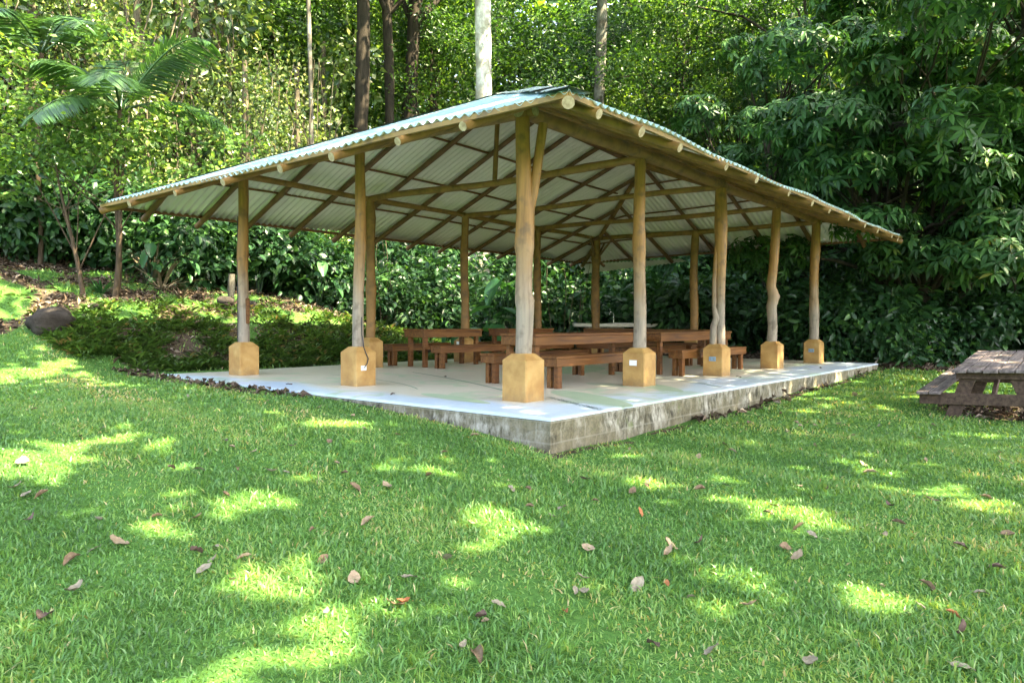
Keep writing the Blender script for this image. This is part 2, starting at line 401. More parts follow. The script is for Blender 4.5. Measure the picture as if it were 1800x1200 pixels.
# ------------------------------------------------------------------ terrain
def sm(x, a, b):
    t = np.clip((x - a) / (b - a), 0, 1); return t * t * (3 - 2 * t)
def uvof(X, Y):
    dx = X - A0[0]; dy = Y - A0[1]
    return dx * E1[0] + dy * E1[1], dx * E2[0] + dy * E2[1]
def XY(u, v):
    return A0[0] + E1[0] * u + E2[0] * v, A0[1] + E1[1] * u + E2[1] * v
def wob(X, Y, s, k=0.0):
    return (np.sin(X * s + 1.3 + k) * np.cos(Y * s * .83 + .7 + k) + .5 * np.sin(X * s * 2.1 + Y * s * 1.7 + k))
def zg(X, Y):
    X = np.asarray(X, float); Y = np.asarray(Y, float)
    u, v = uvof(X, Y)
    g = .34 * (1 - np.exp(-np.maximum(0, .4 - X) / 2)) * sm(Y, 2, 7)
    base = g + .03 * np.clip(Y - 10, 0, 12) * (.25 + .75 * sm(X, 1, 5)) - .07 * sm(X, 4, 6.5) * (1 - sm(Y, 9, 12))
    base = base + .012 * wob(X, Y, 1.9) + .02 * wob(X, Y, .6, 2)
    lawn = .26 * np.maximum(0, v - 6.9) - .12 * np.maximum(0, v - 10.0) + .75 * sm(v, 10.2, 11.6) * sm(u, -9, -2)
    vf = 7.35
    B = 1.0 - .9 * sm(u, 3.2, 9.5)
    slope = .21 - .16 * sm(u, 4, 11)
    bank = -.06 * sm(v, 6.9, 7.3) + B * sm(v, vf - .2, vf + 2.3) * (1 + .05 * wob(X, Y, 2.3)) + slope * np.maximum(0, v - vf - 1.5)
    w = sm(u, -2.1, -.9)
    side = lawn * (1 - w) + bank * w
    side = side * sm(v, 6.7, 7.3)
    z = base + side
    # forested hillside beyond
    z = z + .30 * np.maximum(0, v - 15) * (1 - .6 * sm(u, 6, 16)) * sm(Y, 10, 20) + .10 * np.maximum(0, Y - 24)
    ins = (u > -.85) & (u < 11.4) & (v > -.95) & (v < 6.8)
    z = np.where(ins, np.minimum(z, .05), z)
    return z
def zgf(x, y): return float(zg(x, y))
def at_px(px, Y):            # ground plan point seen at photo column px, at distance Y
    return (px - 900) / F * Y, Y
SUN = Vector((.80, -.42, 0)).normalized() * math.cos(R(52)); SUN.z = math.sin(R(52))
SKY_STRENGTH = .15; SUN_STRENGTH = 5.0; EXPOSURE = 3.15

# ------------------------------------------------------------------ ground
def make_ground():
    xs = np.concatenate([np.linspace(-90, -16, 38)[:-1], np.arange(-16, 13.01, .2), np.linspace(13, 90, 38)[1:]])
    ys = np.concatenate([np.linspace(-40, 0, 20)[:-1], np.arange(0, 26.01, .2), np.linspace(26, 140, 50)[1:]])
    X, Y = np.meshgrid(xs, ys); Z = zg(X, Y)
    n, k = X.shape
    V = np.stack([X, Y, Z], -1).reshape(-1, 3)
    i = np.arange(n - 1)[:, None] * k + np.arange(k - 1)[None]
    T = np.concatenate([np.stack([i, i + 1, i + k + 1], -1).reshape(-1, 3), np.stack([i, i + k + 1, i + k], -1).reshape(-1, 3)])
    m, nt, b = mat('lawn_soil')
    at = nt.nodes.new('ShaderNodeAttribute'); at.attribute_name = 'tint'
    v, tc = coords(nt); n1 = noise(nt, v, 1.2, 6, .6); n2 = noise(nt, v, 25, 4, .7)
    gr = ramp(nt, [(.3, (.045, .10, .022)), (.6, (.085, .19, .038)), (.85, (.18, .20, .08))], n2).outputs['Color']
    so = ramp(nt, [(.3, (.035, .026, .018)), (.55, (.095, .070, .047)), (.8, (.24, .19, .14))], n2).outputs['Color']
    f = math_(nt, 'ADD', at.outputs['Fac'], math_(nt, 'MULTIPLY', math_(nt, 'SUBTRACT', n1, .5), .8), clamp=True)
    c = mixc(nt, ramp(nt, [(.45, (0, 0, 0)), (.55, (1, 1, 1))], f).outputs['Color'], gr, so)
    set_(nt, b, c, .95, .1); bump(nt, b, n2, .8, .03)
    me = tri_mesh('ground', V, T, m, soilness(V[:, 0], V[:, 1]), smooth=True)
    o = link('ground', me); tag(o, kind='structure')
def soilness(X, Y):
    u, v = uvof(X, Y)
    s = sm(v, 8.3, 9.6) * sm(u, -9, -3) * (.5 + .45 * np.sin(X * 2.9 + Y) * np.cos(Y * 2.3 - X * .7)) + .9 * sm(Y, 16.8, 18.2) * (X > 2) + sm(v, 13, 15)
    s = np.maximum(s, .75 * sm(v, 8.6, 9.8) * sm(u, 2.5, 5))
    s = np.maximum(s, sm(u, 11.6, 12.2) * (v < 3) * .8)
    near = np.maximum(0, 1 - np.abs(v + 1.25) / .16) * (u > -1.2) * (u < 12) * .8 + np.maximum(0, 1 - np.abs(u + 1.15) / .16) * (v > -1.2) * (v < 7) * .7
    pic = .72 * np.exp(-(((X - 7.2) / 1.3) ** 2 + ((Y - 10.4) / 1.2) ** 2) ** 2)
    s = np.maximum(s, pic); s = np.maximum(s, .52 * sm(v, 7.1, 7.6) * (1 - sm(v, 8.8, 9.6)) * sm(u, -1.6, -1))
    strip = np.exp(-((u + 1.35) / .22) ** 2) * sm(v, 2.2, 3.5) * (1 - sm(v, 7, 9)) * .6
    return np.clip(np.maximum(np.maximum(s, near), strip), 0, 1)
make_ground()

# ------------------------------------------------------------------ pavilion
PAV = empty('pavilion', (A0[0], A0[1], 0), math.atan2(E1[1], E1[0]), 'open log pavilion with corrugated metal hip roof on a painted concrete slab', 'pavilion')
rng = random.Random(11)

def slab():
    u0, u1, v0, v1 = -1.03, 11.6, -1.14, 6.93
    # side walls with a slightly uneven face
    mb = MB()
    loop = []
    def edge(a, b, n):
        for i in range(n):
            t = i / n; loop.append((a[0] + (b[0] - a[0]) * t, a[1] + (b[1] - a[1]) * t))
    edge((u0, v0), (u1, v0), 60); edge((u1, v0), (u1, v1), 30); edge((u1, v1), (u0, v1), 60); edge((u0, v1), (u0, v0), 40)
    n = len(loop); zs = [-.45, -.1, .02, .1, .2, .28, .315]
    cx, cy = (u0 + u1) / 2, (v0 + v1) / 2
    vs = []
    for z in zs:
        for (a, b) in loop:
            k = .012 * math.sin(a * 5 + z * 20) * math.cos(b * 7 + z * 9) + (.006 if z < .12 else 0)
            vs.append((a + (k if a > cx else -k) , b + (k if b > cy else -k), z))
    fs = [(i * n + j, i * n + (j + 1) % n, (i + 1) * n + (j + 1) % n, (i + 1) * n + j) for i in range(len(zs) - 1) for j in range(n)]
    mb.add(vs, fs)
    mb.build('foundation_wall', M['conc'], PAV)
    mb = MB(); c = [(u0 - .012, v0 - .012), (u1 + .012, v0 - .012), (u1 + .012, v1 + .012), (u0 - .012, v1 + .012)]
    c2 = [(u0 + .012, v0 + .012), (u1 - .012, v0 + .012), (u1 - .012, v1 - .012), (u0 + .012, v1 - .012)]
    mb.add([(a, b, .30) for a, b in c] + [(a, b, .322) for a, b in c] + [(a, b, SLAB) for a, b in c2],
           [(0, 1, 5, 4), (1, 2, 6, 5), (2, 3, 7, 6), (3, 0, 4, 7), (4, 5, 9, 8), (5, 6, 10, 9), (6, 7, 11, 10), (7, 4, 8, 11), (8, 9, 10, 11), (3, 2, 1, 0)])
    fl = mb.build('floor', M['floor'], PAV)
    z = SLAB + .003
    # painted outlines and the faded lettering near the corner post
    def strip(pts, w, mt, name):
        m2 = MB()
        for i in range(len(pts) - 1):
            a = Vector((*pts[i], z)); b = Vector((*pts[i + 1], z)); d = (b - a).normalized(); s = Vector((-d.y, d.x, 0)) * w / 2
            m2.add([a - s, b - s, b + s, a + s], [(0, 1, 2, 3)])
        m2.build(name, mt, fl)
    def arc(p0, p1, p2, n=14):
        return [((1 - t) ** 2 * p0[0] + 2 * t * (1 - t) * p1[0] + t * t * p2[0], (1 - t) ** 2 * p0[1] + 2 * t * (1 - t) * p1[1] + t * t * p2[1]) for t in [i / n for i in range(n + 1)]]
    strip(arc((2.3, 4.3), (1.6, 2.3), (.55, .55)), .035, M['green_line'], 'painted_outline')
    strip(arc((4.6, 2.0), (4.4, .3), (3.2, -1.0)), .025, M['green_line'], 'painted_outline')
    strip(arc((1.0, 4.9), (.9, 3.0), (.15, 1.9)), .02, M['green_line'], 'painted_outline')
    def patch(c, a, b, rot, mt, name, zz):
        m2 = MB(); pts = []
        for i in range(40):
            t = 2 * math.pi * i / 40; x = a * math.cos(t); y = b * math.sin(t) * (1 + .2 * math.cos(t))
            pts.append((c[0] + x * math.cos(rot) - y * math.sin(rot), c[1] + x * math.sin(rot) + y * math.cos(rot), zz))
        m2.add(pts, [list(range(40))]); m2.build(name, mt, fl)
    mg, nt, b = mat('faded_green_paint'); v_, tc = coords(nt)
    set_(nt, b, ramp(nt, [(.3, (.48, .56, .40)), (.6, (.40, .52, .34)), (.8, (.58, .62, .47))], noise(nt, v_, 3, 5)).outputs['Color'], .4, .5)
    patch((.75, -.42), .95, .24, 1.05, mg, 'painted_shape', z - .001)
    patch((-.35, .75), .7, .14, 1.35, mg, 'painted_shape', z - .001)
    patch((2.6, -.35), .7, .20, .9, mg, 'painted_shape', z - .001)
    patch((4.9, 2.6), 1.2, .5, .4, mg, 'painted_shape', z - .001)
    m2 = MB(); r = random.Random(3)
    a = np.array((.46, .02)); b2 = np.array((-.22, -1.16)); d = (b2 - a) / np.linalg.norm(b2 - a); s = np.array((-d[1], d[0])) ; L = np.linalg.norm(b2 - a); n = 17
    glyphs = [[(0, 0, 0, 1), (0, 1, .6, .5), (.6, .5, .6, 0)], [(0, 0, .35, 1), (.35, 1, .7, 0), (.15, .4, .55, .4)], [(0, 0, 0, 1), (0, 1, .6, 1), (0, .5, .5, .5), (0, 0, .6, 0)],
              [(0, 1, .35, 0), (.35, 0, .7, 1)], [(0, 0, 0, 1), (0, 1, .6, 0), (.6, 0, .6, 1)], [(0, 0, 0, 1), (0, 0, .55, 0)], [(0, 0, .5, .05), (.5, .05, .6, .5), (.6, .5, .1, .6), (.1, .6, .05, 1), (.05, 1, .6, 1)], [(0, 0, 0, 1), (0, .9, .6, .8), (.6, .8, 0, .45), (0, .45, .6, 0)]]
    for i in range(n):
        o = a + d * (L * (i + .15) / n); w = L / n * .8; h = .085
        for (x0, y0, x1, y1) in glyphs[(i * 5 + 3) % 8]:
            p = o + d * x0 * w + s * y0 * h; q = o + d * x1 * w + s * y1 * h; e = (q - p) / max(1e-6, np.linalg.norm(q - p)); t = np.array((-e[1], e[0])) * .007
            m2.add([(*(p - t), z), (*(q - t), z), (*(q + t), z), (*(p + t), z)], [(0, 1, 2, 3)])
    m2.build('painted_lettering', M['floor_line'], fl)
slab()

SP = 2.674; WV = 2.936
POSTS = {'A': (0, 0), 'R1': (SP, 0), 'R2': (2 * SP, 0), 'R3': (3 * SP, 0), 'R4': (4 * SP, 0), 'L1': (0, WV), 'L2': (0, 2 * WV),
         'P1': (SP, 2 * WV), 'P2': (2 * SP, 2 * WV), 'P3': (3 * SP, 2 * WV), 'P4': (4 * SP, 2 * WV), 'M': (4 * SP, WV)}
RADII = {'A': .096, 'R1': .088, 'R2': .085, 'R3': .095, 'R4': .100, 'L1': .078, 'L2': .088, 'P1': .09, 'P2': .088, 'P3': .092, 'P4': .115, 'M': .1}
def ztop(u, v): return SLAB + 3.19 - .0125 * u / SP + .0175 * v / WV
def cover(parent, u, v, z, kind):
    """socket plate on the -x face of a plinth"""
    mb = MB()
    if kind == 'white':
        mb.box((u, v, z), (.012, .115, .075), bev=.003); o = mb.build('outlet', M['white_plastic'], parent)
        m2 = MB(); m2.box((u - .007, v - .025, z), (.004, .028, .04)); m2.box((u - .007, v + .025, z), (.004, .028, .04)); m2.build('socket', M['floor_edge'], o) if False else None
    else:
        mb.box((u, v, z), (.012, .12, .075), bev=.003, mi=0)
        mb.box((u - .008, v - .028, z), (.006, .03, .045), mi=1); mb.box((u - .008, v + .028, z), (.006, .03, .045), mi=1)
        mb.build('outlet', [M['blue_plastic'], M['grey_plastic']], parent)
for k, (u, v) in POSTS.items():
    h, w, c = .465, .175, .075
    if k in ('P1',): h = .5
    mb = MB(); z0 = SLAB - .002
    vs = []
    for (ww, z, bv) in ((w, z0, .012), (w, z0 + h, .012), (w - .075, z0 + h + c, .01), (w - .095, z0 + h + c + .004, .01)):
        for sx, sy in ((-1, -1), (1, -1), (1, 1), (-1, 1)):
            a, b = (ww, ww - bv), (ww - bv, ww)
            pr = [a, b] if sx * sy > 0 else [b, a]
            if (sx, sy) in ((-1, -1), (1, 1)): pr = [(ww, ww - bv), (ww - bv, ww)]
            else: pr = [(ww - bv, ww), (ww, ww - bv)]
            for p in pr: vs.append((u + sx * p[0], v + sy * p[1], z))
    fs = [(i * 8 + j, i * 8 + (j + 1) % 8, (i + 1) * 8 + (j + 1) % 8, (i + 1) * 8 + j) for i in range(3) for j in range(8)] + [list(range(24, 32))]
    mb.add(vs, fs)
    pl = mb.build('plinth', M['ochre'], PAV)
    if k == 'R1': cover(pl, u - w - .004, v - .0, SLAB + .33, 'white')
    if k in ('R2', 'R4'): cover(pl, u - w - .004, v, SLAB + .29, 'grey')
    if k == 'P2': cover(pl, u - w - .004, v + .02, SLAB + .42, 'white')
    if k == 'L1':
        mb = MB(); mb.box((u - .05 + .0, v - w - .004, SLAB + .25), (.09, .012, .065), bev=.003); mb.build('outlet', M['white_plastic'], pl)
        mb = MB(); pts = [(u - .01, v - .085, SLAB + .95), (u - .008, v - .09, SLAB + .7), (u + .0, v - .12, SLAB + .53), (u - .02, v - w - .012, SLAB + .46), (u + .02, v - w - .016, SLAB + .38), (u + .0, v - w - .016, SLAB + .31), (u - .05, v - w - .02, SLAB + .255)]
        mb.tube(pts, .007, 6); mb.build('power_cable', M['black_rubber'], pl)
    # the log on it
    r = RADII[k]; zt = ztop(u, v) + (.03 if k not in ('R1', 'R2', 'R3') else .0)
    zb = SLAB + h + c - .01
    rg = random.Random(hash(k) % 1 + sum(map(ord, k)))
    mtl = [M['log_post'] if k[0] in 'ARL' else M['log'], M['end']]
    mb = MB()
    if k == 'A':
        zs = [zb, zb + .25, zb + .52, zb + .60, zb + .70, zb + .95, zb + 1.12, zb + 1.22, zb + 1.3, zb + 1.42, zb + 1.62, zb + 1.8, zb + 2.1, zb + 2.4, zt + .02]
        rr = [.096, .098, .102, .112, .098, .094, .098, .114, .112, .104, .102, .092, .086, .082, .085]
        dx = [0, .008, .012, .012, .0, .004, .006, .004, .004, .008, .012, .0, -.01, -.018, -.022]
        mb.tube([(u + d * .7, v - d, z) for z, d in zip(zs, dx)], rr, 16, cap=1, rough=.03, rng=rg)
        mb.build('post', mtl, PAV)
        mb = MB()
        bp = [(u + .01, v - .01, zb + 1.45), (u + .04, v - .035, zb + 1.62), (u + .075, v - .07, zb + 1.85), (u + .115, v - .105, zb + 2.2), (u + .155, v - .145, zt - .07)]
        mb.tube(bp, [.05, .062, .058, .056, .056], 12, cap=1, rough=.03, rng=rg)
        mb.build('forked_branch', mtl, PAV)
    elif k == 'R2':
        zs = [zb, zb + .2, zb + .45, zb + .9, zb + 1.3, zb + 1.7, zb + 2.0, zb + 2.3, zt + .02]
        mb.tube([(u + .05 - .02 * i / 8, v - .05 + .03 * i / 8, z) for i, z in enumerate(zs)], [.075, .073, .07, .072, .085, .10, .11, .105, .092], 14, cap=1, rough=.04, rng=rg)
        mb.build('post', mtl, PAV)
        mb = MB()
        mb.tube([(u - .045, v + .05, zb), (u - .04, v + .045, zb + .3), (u - .0, v + .01, zb + .45), (u - .035, v + .04, zb + .62), (u - .04, v + .045, zb + 1.1), (u - .01, v + .02, zb + 1.6), (u + .02, v, zb + 1.95)],
                [.06, .058, .066, .04, .036, .045, .05], 10, rough=.06, rng=rg)
        mb.build('twisted_stem', mtl, PAV)
    elif k == 'R3':
        zs = [zb, zb + .3, zb + .7, zb + .9, zb + 1.1, zb + 1.5, zb + 2.0, zb + 2.4, zt + .02]
        dx = [-.01, -.0, -.02, .015, -.03, .0, .02, .03, .035]
        mb.tube([(u + d, v - d, z) for z, d in zip(zs, dx)], [.098, .094, .098, .11, .092, .09, .088, .088, .085], 14, cap=1, rough=.04, rng=rg)
        mb.build('post', mtl, PAV)
    else:
        P, Rr = log_pts((u, v, zb), (u + rg.uniform(-.02, .02), v + rg.uniform(-.02, .02), zt + .02), r * 1.04, r * .93, rg, 14, .022, 2)
        mb.tube(P, Rr, 14, cap=1, rough=.025, rng=rg)
        mb.build('post', mtl, PAV)
    if k == 'L2':
        mb = MB(); mb.box((u + .02, v - .085, SLAB + 1.05), (.06, .05, .42), bev=.01); mb.build('junction_board', M['furn'], PAV)
        mb = MB(); mb.tube([(u - .09, v + .03, SLAB + .5), (u - .09, v + .03, SLAB + 1.4), (u - .085, v + .03, SLAB + 2.6)], .009, 6); mb.build('power_cable', M['black_rubber'], PAV)

# roof surfaces (heights of the sheet underside)
FC = (-1.22, -1.45, SLAB + 2.93); RC = (11.98, -1.52, SLAB + 2.87); LC = (-1.5, 7.68, SLAB + 2.77); BC = (12.0, 7.2, SLAB + 2.70)
AF = (3.15, 2.9, SLAB + 4.80); AB = (7.95, 2.9, SLAB + 4.46)
V3 = lambda t: Vector(t)
def lerp(a, b, t): return a + (b - a) * t
def quad_at(e0, e1, r0, r1, s, t):
    """s along the eave (0..1 between e0 and e1), straight up-slope by fraction t of the way to the ridge line"""
    e = V3(e0).lerp(V3(e1), s); r = V3(r0).lerp(V3(r1), s)
    return e.lerp(r, t)
# each plane: eave from a to b, foot points of ridge (c over a, d over b)
def plane_pts(eave0, eave1, top0, top1, axis):
    """function q -> (eave point, top point) for a line perpendicular to the eave at coordinate q along axis (0: u, 1: v)"""
    e0, e1, t0, t1 = map(V3, (eave0, eave1, top0, top1)); ax = axis
    def f(q):
        s = (q - e0[ax]) / (e1[ax] - e0[ax]); e = e0.lerp(e1, s); e[ax] = q
        if (q - t0[ax]) * (e1[ax] - e0[ax]) < 0:      # on the first hip
            k = (q - e0[ax]) / (t0[ax] - e0[ax]); t = e0.lerp(t0, k)
        elif (t1 - t0).length > 1e-6 and (q - t1[ax]) * (e1[ax] - e0[ax]) < 0:
            k = (q - t0[ax]) / (t1[ax] - t0[ax]); t = t0.lerp(t1, k)
        else:
            k = (e1[ax] - q) / (e1[ax] - t1[ax]); t = e1.lerp(t1, k)
        return e, t
    return f
PL = {'FR': (plane_pts(FC, RC, AF, AB, 0), 0, FC[0], RC[0]), 'BL': (plane_pts(LC, BC, AF, AB, 0), 0, LC[0], BC[0]),
      'FL': (plane_pts(FC, LC, AF, AF, 1), 1, FC[1], LC[1]), 'BR': (plane_pts(RC, BC, AB, AB, 1), 1, RC[1], BC[1])}
def sheet(f, q0, q1, seedv):
    lam = .125; per = 6; n = int((q1 - q0) / lam * per); amp = .019; th = .004
    rows = 7; V = []; r = random.Random(seedv); offs = {}
    for i in range(n + 1):
        q = q0 + (q1 - q0) * i / n; e, t = f(q); h = amp * math.sin(2 * math.pi * q / lam)
        sag = .02 * math.sin(q * 1.1 + seedv) + .012 * math.sin(q * 2.7)
        cell = int(q / .83); 
        if cell not in offs: offs[cell] = r.uniform(-.03, .03)
        d = (e - t); L = d.length; dn = d / L if L > 1e-6 else Vector((0, 0, 0))
        e2 = e + dn * offs[cell] if L > .3 else e
        for j in range(rows):
            p = e2.lerp(t, j / (rows - 1)); w = 1 - j / (rows - 1)
            V.append((p.x, p.y, p.z + h + sag * w))
    m = len(V)
    F_ = []; mi = []
    top = [(x, y, z + th) for x, y, z in V]
    fl = (f(q0 + .5)[1] - f(q0 + .5)[0])
    for i in range(n):
        for j in range(rows - 1):
            a = i * rows + j; b = a + rows
            F_.append((a, a + 1, b + 1, b)); mi.append(1); F_.append((m + a, m + b, m + b + 1, m + a + 1)); mi.append(0)
        a = i * rows; F_.append((a, a + rows, m + a + rows, m + a)); mi.append(0)
    mb = MB(); mb.v = V + top; mb.f = [list(x) for x in F_]; mb.m = mi; mb.sm = [True] * len(F_)
    return mb
for i, k in enumerate(('FR', 'BL', 'FL', 'BR')):
    f, ax, a, b = PL[k]
    sheet(f, a, b, i * 3 + 1).build('roof_sheet', [M['top'], M['under']], PAV)
# loose lower strip hanging at the far corner
mb = MB(); n = 90
for i in range(n + 1):
    q = 7.35 - 3.4 * i / n; h = .015 * math.sin(2 * math.pi * q / .125)
    drop = .27 * (1 - .8 * i / n)
    for j in range(2): mb.v.append((12.02 + .35 * j, q, SLAB + 2.66 + h - j * drop))
m_ = len(mb.v); mb.v += [(x, y, z + .004) for x, y, z in mb.v]
for i in range(n):
    a = 2 * i; mb.f += [[a, a + 2, a + 3, a + 1], [m_ + a, m_ + a + 1, m_ + a + 3, m_ + a + 2]]; mb.m += [1, 0]; mb.sm += [True, True]
mb.build('roof_sheet', [M['top'], M['under']], PAV)

def roofz(k, q, s):
    """point on plane k at eave coordinate q, distance s (m) up slope measured in plan"""
    f = PL[k][0]; e, t = f(q); d = Vector((t.x - e.x, t.y - e.y, 0)).length
    return e.lerp(t, s / d) if d > 1e-6 else e
DROP = .035 + .058      # purlin + half rafter
def rafter(a, b, r0, r1, name='rafter', mt='rafter', bend=.006, knots=1):
    P, Rr = log_pts(a, b, r0, r1, rng, 9, bend, knots)
    mb = MB(); mb.tube(P, Rr, 10, cap=1, rough=.03, rng=rng); return mb.build(name, [M[mt], M['end']], PAV)
RAF = {'FR': [-.75, .02, .84, 2.0, 3.0, 4.2, 5.4, 6.35, 7.35, 8.5, 9.56, 10.61, 11.6], 'BL': [-.75, .2, 1.1, 2.1, 3.15, 4.15, 5.2, 6.2, 7.2, 8.3, 9.4, 10.5, 11.5],
       'FL': [-.26, .65, 1.69, 2.74, 3.9, 5.2, 6.6], 'BR': [-.7, .4, 1.5, 2.9, 4.3, 5.4, 6.5]}
for k, qs in RAF.items():
    f = PL[k][0]
    for q in qs:
        e, t = f(q); dz = Vector((0, 0, -DROP)); d = (e - t).normalized()
        out = .05 if k in ('FR', 'FL') else .12
        rafter(e + dz + d * out * (1 if (e - t).length > .6 else .2) + d * rng.uniform(-.03, .05), t + dz, .050 + rng.uniform(-.006, .006), .044, mt='rafter' if k in ('BL', 'BR') else 'log')
for c, a in ((FC, AF), (RC, AB), (LC, AF), (BC, AB)):
    c = V3(c); a = V3(a); d = (c - a).normalized()
    rafter(c + Vector((0, 0, -DROP - .01)) + d * -.02, a + Vector((0, 0, -DROP)), .06 if c.y < 0 and c.x < 0 else .056, .055, 'hip_rafter', 'log', .004)
rafter(V3(AF) - Vector((0, 0, .13)), V3(AB) - Vector((0, 0, .13)), .06, .055, 'ridge_beam', 'rafter')
# purlins between rafters and sheets
for k in PL:
    f, ax, q0, q1 = PL[k]
    w = 4.3
    for s in (.045, 1.05, 2.15, 3.3):
        # the purlin follows the plane between the two hips
        qa = q0 + s * (1 if q1 > q0 else -1); qb = q1 - s * (1 if q1 > q0 else -1)
        if s < .1: qa, qb = q0, q1
        n = 8
        pts = []
        for i in range(n + 1):
            q = lerp(qa, qb, i / n); q = min(max(q, min(q0, q1) + .02), max(q0, q1) - .02)
            e, t = f(q); dd = Vector((t.x - e.x, t.y - e.y, 0)).length
            pts.append(e.lerp(t, min(1, s / max(dd, .05))) + Vector((0, 0, -.019 - .012 + .008 * math.sin(q * 1.7))))
        mb = MB()
        for i in range(n): mb.beam(pts[i], pts[i + 1], .05 if s > .1 else .035, .03 if s > .1 else .05, bev=0)
        mb.build('purlin' if s > .1 else 'eave_batten', M['purlin'] if (s > .1 or k in ('BL', 'BR')) else M['batten'], PAV)
# wall plates on the posts and tie beams across
def top3(k): u, v = POSTS[k]; return Vector((u, v, ztop(u, v)))
def plate(a, b, r, dz=.06, bend=.012, ext=.12, name='wall_plate', mt='log', rb=None):
    A, B = top3(a), top3(b); d = (B - A).normalized()
    P, Rr = log_pts(A - d * ext + Vector((0, 0, dz)), B + d * ext + Vector((0, 0, dz)), r, rb or r * .9, rng, 12, bend, 2)
    mb = MB(); mb.tube(P, Rr, 12, cap=1, rough=.03, rng=rng); mb.build(name, [M[mt], M['end']], PAV)
plate('A', 'R2', .088, .085); plate('R2', 'R4', .075, .075, ext=.18)
plate('A', 'L2', .068, .075, ext=.15)
plate('L2', 'P2', .055, .04, .010); plate('P2', 'P4', .055, .04, .010)
plate('P4', 'R4', .062, .045, .012, name='tie_beam')
plate('P1', 'R1', .060, .035, .022, .05, 'tie_beam'); plate('P2', 'R2', .055, .035, .022, .05, 'tie_beam'); plate('P3', 'R3', .055, .035, .02, .05, 'tie_beam')
rafter(Vector((SP + .02, 2.75, ztop(SP, 2.8) + .04)), Vector((2.85, 2.82, SLAB + 4.4)), .043, .04, 'king_post', 'log')
# braces at the far post
for dx, dy in ((-.45, -.1), (.05, -.5), (.4, -.05)):
    p = top3('P4'); rafter(p + Vector((0, 0, -.55)), p + Vector((dx, dy, .02)), .03, .028, 'brace', 'rafter')
# hip and ridge caps, ragged sheets at the near corner
def cap(a, b, w, drop, name='ridge_cap', lift=.03):
    a = V3(a); b = V3(b); d = (b - a).normalized(); s = Vector((-d.y, d.x, 0)).normalized(); n = 14; mb = MB(); V = []
    for i in range(n + 1):
        p = a.lerp(b, i / n) + Vector((0, 0, lift + .006 * math.sin(i * 1.9)))
        j1, j2 = rng.uniform(-.02, .02), rng.uniform(-.02, .02)
        V += [p + s * (w + j1) - Vector((0, 0, drop + .26 * w)), p, p - s * (w + j2) - Vector((0, 0, drop + .26 * w))]
    m = len(V); V2 = V + [v + Vector((0, 0, .004)) for v in V]; Fs = []
    for i in range(n):
        for j in range(2):
            q = i * 3 + j; Fs += [(q, q + 1, q + 4, q + 3), (m + q, m + q + 3, m + q + 4, m + q + 1)]
    mb.add(V2, Fs); mb.build(name, M['ridge'], PAV)
for c, a in ((FC, AF), (RC, AB), (LC, AF), (BC, AB)):
    c = V3(c); a = V3(a); cap(c.lerp(a, .0), a, .17, .0)
cap(AF, AB, .17, .05)
for (s0, s1, w, l, tw) in ((-.0, .17, .21, .036, .03), (.14, .32, .22, .046, -.03)):
    a = V3(FC).lerp(V3(AF), s0); b = V3(FC).lerp(V3(AF), s1); b.x += tw; cap(a, b, w, .0, 'loose_cap_sheet', l)

# ------------------------------------------------------------------ furniture under the roof
def local(u, v, z=SLAB): x, y = XY(u, v); return (x, y, z)
RZ = math.atan2(E1[1], E1[0])
def table(u0, u1, v0, v1, label, along='u', h=.735):
    cu, cv = (u0 + u1) / 2, (v0 + v1) / 2
    L, W = (u1 - u0, v1 - v0) if along == 'u' else (v1 - v0, u1 - u0)
    t = empty('dining_table', local(cu, cv), RZ + (0 if along == 'u' else R(90)), label, 'table', 'red brown wooden tables under the roof')
    mb = MB(); n = 4; w = W / n
    for i in range(n): mb.box((rng.uniform(-.006, .006), -W / 2 + w * (i + .5), h - .018), (L, w - .006, .036), bev=.005)
    mb.build('tabletop', M['furn'], t)
    mb = MB(); a = .035; ah = .125; zc = h - .036 - ah / 2 - .001
    for s in (-1, 1):
        mb.box((0, s * (W / 2 - .035), zc), (L - .04, a, ah), bev=.004); mb.box((s * (L / 2 - .04), 0, zc), (a, W - .107, ah), bev=.004)
    mb.build('apron', M['furn'], t)
    for sx in (-1, 1):
        for sy in (-1, 1):
            mb = MB(); mb.box((sx * (L / 2 - .12), sy * (W / 2 - .095), (h - .04) / 2), (.09, .075, h - .042), bev=.006); mb.build('leg', M['furn'], t)
    return t
def bench(u0, u1, vc, label, along='u', W=.27, h=.44):
    cu = (u0 + u1) / 2; L = u1 - u0
    if along == 'u': t = empty('bench', local(cu, vc), RZ, label, 'bench', 'red brown wooden benches under the roof')
    else: t = empty('bench', local(vc, cu), RZ + R(90), label, 'bench', 'red brown wooden benches under the roof')
    mb = MB()
    for i in range(2): mb.box((rng.uniform(-.008, .008), (i - .5) * W / 2, h - .018), (L, W / 2 - .005, .036), bev=.005)
    mb.build('seat', M['furn'], t)
    mb = MB(); ah = .105; zc = h - .036 - ah / 2 - .001
    for s in (-1, 1):
        mb.box((0, s * (W / 2 - .022), zc), (L - .03, .034, ah), bev=.004); mb.box((s * (L / 2 - .033), 0, zc), (.034, W - .08, ah), bev=.004)
    mb.build('apron', M['furn'], t)
    for sx in (-1, 1):
        for sy in (-1, 1):
            mb = MB(); mb.box((sx * (L / 2 - .13), sy * (W / 2 - .075), (h - .04) / 2), (.10, .07, h - .042), bev=.006); mb.build('leg', M['furn'], t)
    return t
table(1.35, 4.35, .85, 1.5, 'long red brown wooden table just behind the forked front corner post')
bench(1.35, 3.85, .63, 'wooden bench nearest the forked front post, on the lawn side of the front table')
bench(1.4, 3.9, 1.78, 'wooden bench whose end shows left of the forked post, behind the front table')
